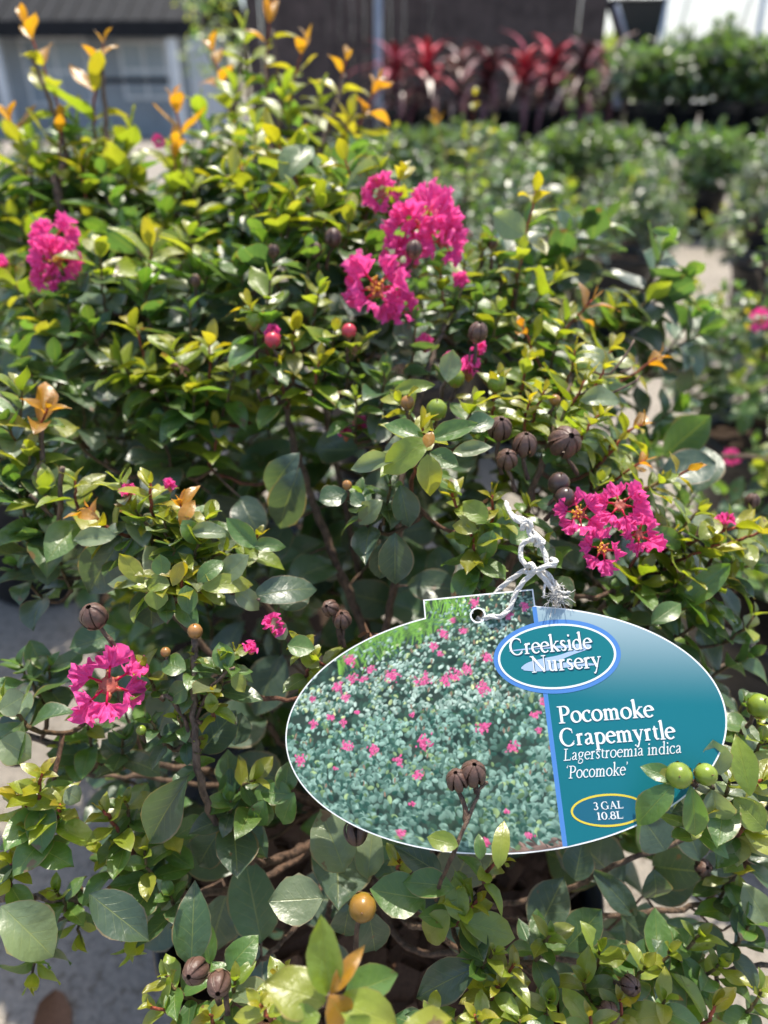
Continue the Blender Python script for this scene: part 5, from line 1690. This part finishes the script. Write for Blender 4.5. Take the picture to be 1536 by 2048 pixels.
bl = ['dark green bushy plant at the end of the bench beside the black bin', 'dark green bushy plant next to the end one on the bench', 'tall dark green bushy plant on the bench before the white plastic house', 'dense green bushy plant on the bench with paler tips', 'dark green bushy plant furthest along the bench']
for i, px in enumerate((1300, 1375, 1450, 1530, 1610)):
    bushy('potted_bush', bl[i], 'plant', (wx(px, 5.25), 5.25 + .1 * (i % 2)), .26, .27 + .05 * (i % 3), .40, 1500, .055, ['old', 'mid', 'old', 'green'], 'bushy plants on the bench', True, 80 + i)
gl = ['low green bush in a black pot under the bench front by the red-leaved plants', 'low green bush in a black pot set before the dark bushy bench', 'rounded green bush in a black pot next to the concrete path', 'low dark bush in a black pot in front of the low bench', 'small green bush in a black pot beside the fence pipe', 'broad dark bush in a black pot ahead of the bench legs']
for i, (x, y) in enumerate(((1.05, 4.55), (1.75, 4.35), (2.25, 4.2), (.55, 4.7), (.1, 4.8), (1.4, 4.7))):
    bushy('potted_bush', gl[i], 'plant', (x, y), .25, .26, 0, 1100, .05, ['old', 'mid', 'green'], 'low bushes before the benches', True, 90 + i)
bushy('yellow_green_tree', 'yellow-green leafy tree seen past the end of the board fence', 'tree', (wx(1205, 11), 11), .55, 1.35, 0, 2600, .09, ['yg', 'green', 'yg'], None, False, 100)
bushy('pale_shrub', 'pale silvery green shrub behind the last red-leaved plant', 'shrub', (wx(1190, 6.8), 6.8), .3, .85, 0, 1500, .06, ['pale', 'mid', 'pale'], None, False, 101)
bushy('light_tree', 'thin bright leafed tree between the shed and the board fence', 'tree', (wx(465, 12), 12), .8, 2.6, 0, 520, .10, ['pale', 'green', 'yg'], None, False, 102)

# black plastic bin tilted on a post
bn = empty('black_bin', Vector((wx(1235, 5.9), 5.9, 0)))
tag(bn, 'black tilted plastic bin on a grey post at the end of the bench', 'bin')
bx = wx(1243, 5.9)
mb = MB(); mb.tube([(bx - .02, 5.9, 0), (bx - .02, 5.9, .93)], .03, 10)
obj('post', mb.mesh('post', M_PIPE, True), bn)
mb = MB()
Mb = Matrix.Translation((bx, 5.88, .93))
vs = [(-.17, -.1, .30), (.17, -.1, .30), (.17, .1, .30), (-.17, .1, .30), (-.03, -.06, 0), (.16, -.06, 0), (.16, .06, 0), (-.03, .06, 0)]
mb.add([Mb @ Vector(p) for p in vs], [(0, 1, 5, 4), (1, 2, 6, 5), (2, 3, 7, 6), (3, 0, 4, 7), (4, 5, 6, 7)])
obj('body', mb.mesh('body', M_POT), bn)
mb = MB(); mb.tube([Mb @ Vector(p) for p in ((-.17, -.1, .30), (.17, -.1, .30), (.17, .1, .30), (-.17, .1, .30), (-.17, -.1, .30))], .012, 6)
obj('rim', mb.mesh('rim', M_POT), bn)
mb = MB(); mb.tube([(bx - .155, 5.76, 1.20), (bx - .01, 5.81, .95)], .017, 6)
obj('brace', mb.mesh('brace', M_PIPE, True), bn)

# ------------------------------------------------------------------ white plastic greenhouse
M_FILM = NT('plastic_film')
M_FILM.p.inputs['Base Color'].default_value = (.86, .87, .84, 1)
M_FILM.p.inputs['Roughness'].default_value = .45
_t = M_FILM.n('ShaderNodeBsdfTranslucent'); _t.inputs[0].default_value = (.92, .93, .9, 1)
_m = M_FILM.n('ShaderNodeMixShader'); _m.inputs[0].default_value = .65
_tp = M_FILM.n('ShaderNodeBsdfTransparent'); _tp.inputs[0].default_value = (.97, .97, .95, 1)
_m2 = M_FILM.n('ShaderNodeMixShader'); _m2.inputs[0].default_value = .45
M_FILM.l(M_FILM.p.outputs[0], _m.inputs[1]); M_FILM.l(_t.outputs[0], _m.inputs[2]); M_FILM.l(_m.outputs[0], _m2.inputs[1]); M_FILM.l(_tp.outputs[0], _m2.inputs[2]); M_FILM.l(_m2.outputs[0], M_FILM.out.inputs[0])
M_FILM = M_FILM.m
M_STEEL = simple('galvanised_steel', (.45, .47, .5), .4, .5, .1, 20, 0, .8)
gh = empty('greenhouse', Vector((6.5, 13, 0)))
tag(gh, 'white plastic-covered hoop greenhouse with steel ribs and a pale side curtain', 'greenhouse')
GX0, GX1 = 3.4, 14.0
GYF, GYB, GE, GR = 10.6, 17.0, 1.25, 3.6        # eave height, ridge height
def hoop(x, t): 
    a = math.pi * t
    return Vector((x, (GYF + GYB) / 2 - math.cos(a) * (GYB - GYF) / 2, GE + math.sin(a) * (GR - GE)))
nb_ = 9
for i in range(nb_):
    xa, xb = GX0 + (GX1 - GX0) * i / nb_ + .04, GX0 + (GX1 - GX0) * (i + 1) / nb_ - .04
    mb = MB()
    vs = [hoop(x, k / 16) + Vector((0, 0, -.02 * math.sin(math.pi * j))) for k in range(17) for j, x in enumerate((xa, (xa + xb) / 2, xb))]
    mb.add(vs, [(k * 3 + j, k * 3 + j + 1, k * 3 + j + 4, k * 3 + j + 3) for k in range(16) for j in range(2)])
    obj('roof_film', mb.mesh('roof_film', M_FILM, True), gh)
    mb = MB(); mb.box(xa, xb, GYF - .01, GYF, .55, GE - .06)
    obj('side_curtain', mb.mesh('side_curtain', M_FILM), gh)
for i in range(nb_ + 1):
    x = GX0 + (GX1 - GX0) * i / nb_
    mb = MB(); mb.tube([Vector((x, GYF, 0))] + [hoop(x, k / 16) for k in range(17)] + [Vector((x, GYB, 0))], .035, 8)
    obj('rib', mb.mesh('rib', M_STEEL, True), gh)
for (yy, zz) in ((GYF - .03, GE), (GYF - .03, .55)):
    mb = MB(); mb.tube([(GX0, yy, zz), (GX1, yy, zz)], .03, 8)
    obj('purlin', mb.mesh('purlin', M_STEEL, True), gh)

# ------------------------------------------------------------------ grey shed
SY = 15.0
M_SIDING = simple('blue_grey_siding', (.30, .34, .38), .7, .4, .12, 3)
M_ROOF = simple('dark_grey_roof', (.017, .018, .021), .85, .2, .25, 8)
M_TRIM = simple('white_trim', (.62, .65, .68), .6, .4, .08, 6)
M_GLASS = NT('window_glass')
M_GLASS.p.inputs['Base Color'].default_value = (.30, .36, .42, 1); M_GLASS.p.inputs['Roughness'].default_value = .12
M_GLASS = M_GLASS.m
shed = empty('shed', Vector((-5, SY, 0)))
tag(shed, 'blue-grey clapboard shed with a dark overhanging roof', 'building')
sx0, sx1 = -9.0, wx(385, SY)
zb = 0
k = 0
while zb < 1.9:
    mb = MB()
    Mx = Matrix.Translation((0, SY, zb)) @ Matrix.Rotation(math.radians(4), 4, 'X')
    mb.box(sx0, sx1, 0, .02, 0, .155, Mx)
    obj('siding_board', mb.mesh('siding_board', M_SIDING), shed)
    zb += .145; k += 1
mb = MB(); mb.box(sx0, sx1 - .002, SY + .04, SY + 4, 0, 1.75)
obj('wall', mb.mesh('wall', M_SIDING), shed)
mb = MB()
vs = [(sx0 - .4, SY - .75, 1.62), (sx1 + .42, SY - .75, 1.62), (sx1 + .42, SY + 2.2, 3.1), (sx0 - .4, SY + 2.2, 3.1), (sx0 - .4, SY + 4.8, 1.62), (sx1 + .42, SY + 4.8, 1.62)]
vs += [(a, b, c_ + .10) for a, b, c_ in vs]
mb.add(vs, [(0, 1, 2, 3), (3, 2, 5, 4), (6, 9, 8, 7), (9, 10, 11, 8), (0, 6, 7, 1), (1, 7, 8, 2), (2, 8, 11, 5), (5, 11, 10, 4), (4, 10, 9, 3), (3, 9, 6, 0)])
rf = obj('roof', mb.mesh('roof', M_ROOF), shed)
for k in range(26):
    x = sx0 - .35 + k * .3
    if x > sx1 + .4: break
    mb = MB()
    a = Vector((x, SY - .75, 1.73)); b = Vector((x, SY + 2.2, 3.21))
    mb.tube([a, b], .02, 4)
    obj('roof_seam', mb.mesh('roof_seam', M_ROOF), rf)
mb = MB(); mb.box(sx0 - .4, sx1 + .42, SY - .80, SY - .755, 1.50, 1.73)
obj('fascia', mb.mesh('fascia', M_ROOF), shed)
for (xa, xb, za, zb_) in ((wx(60, SY), wx(190, SY), .5, 1.55), (wx(250, SY), wx(345, SY), .6, 1.5)):
    mb = MB(); mb.box(xa, xb, SY - .03, SY - .012, za, zb_)
    w = obj('window', mb.mesh('window', M_TRIM), shed)
    for i in range(2):
        for j in range(2):
            pw, ph = (xb - xa - .18) / 2, (zb_ - za - .18) / 2
            mb = MB(); mb.box(xa + .06 + i * (pw + .06), xa + .06 + i * (pw + .06) + pw, SY - .036, SY - .032, za + .06 + j * (ph + .06), za + .06 + j * (ph + .06) + ph)
            obj('pane', mb.mesh('pane', M_GLASS), w)
for px in (355, 10):
    xx = wx(px, SY - .7)
    mb = MB(); mb.box(xx - .07, xx + .07, SY - .75, SY - .61, 0, 1.62)
    obj('post', mb.mesh('post', M_TRIM), shed)
mb = MB(); mb.box(wx(200, SY), wx(360, SY), SY - .68, SY - .64, .85, .93)
obj('rail', mb.mesh('rail', M_ROOF), shed)
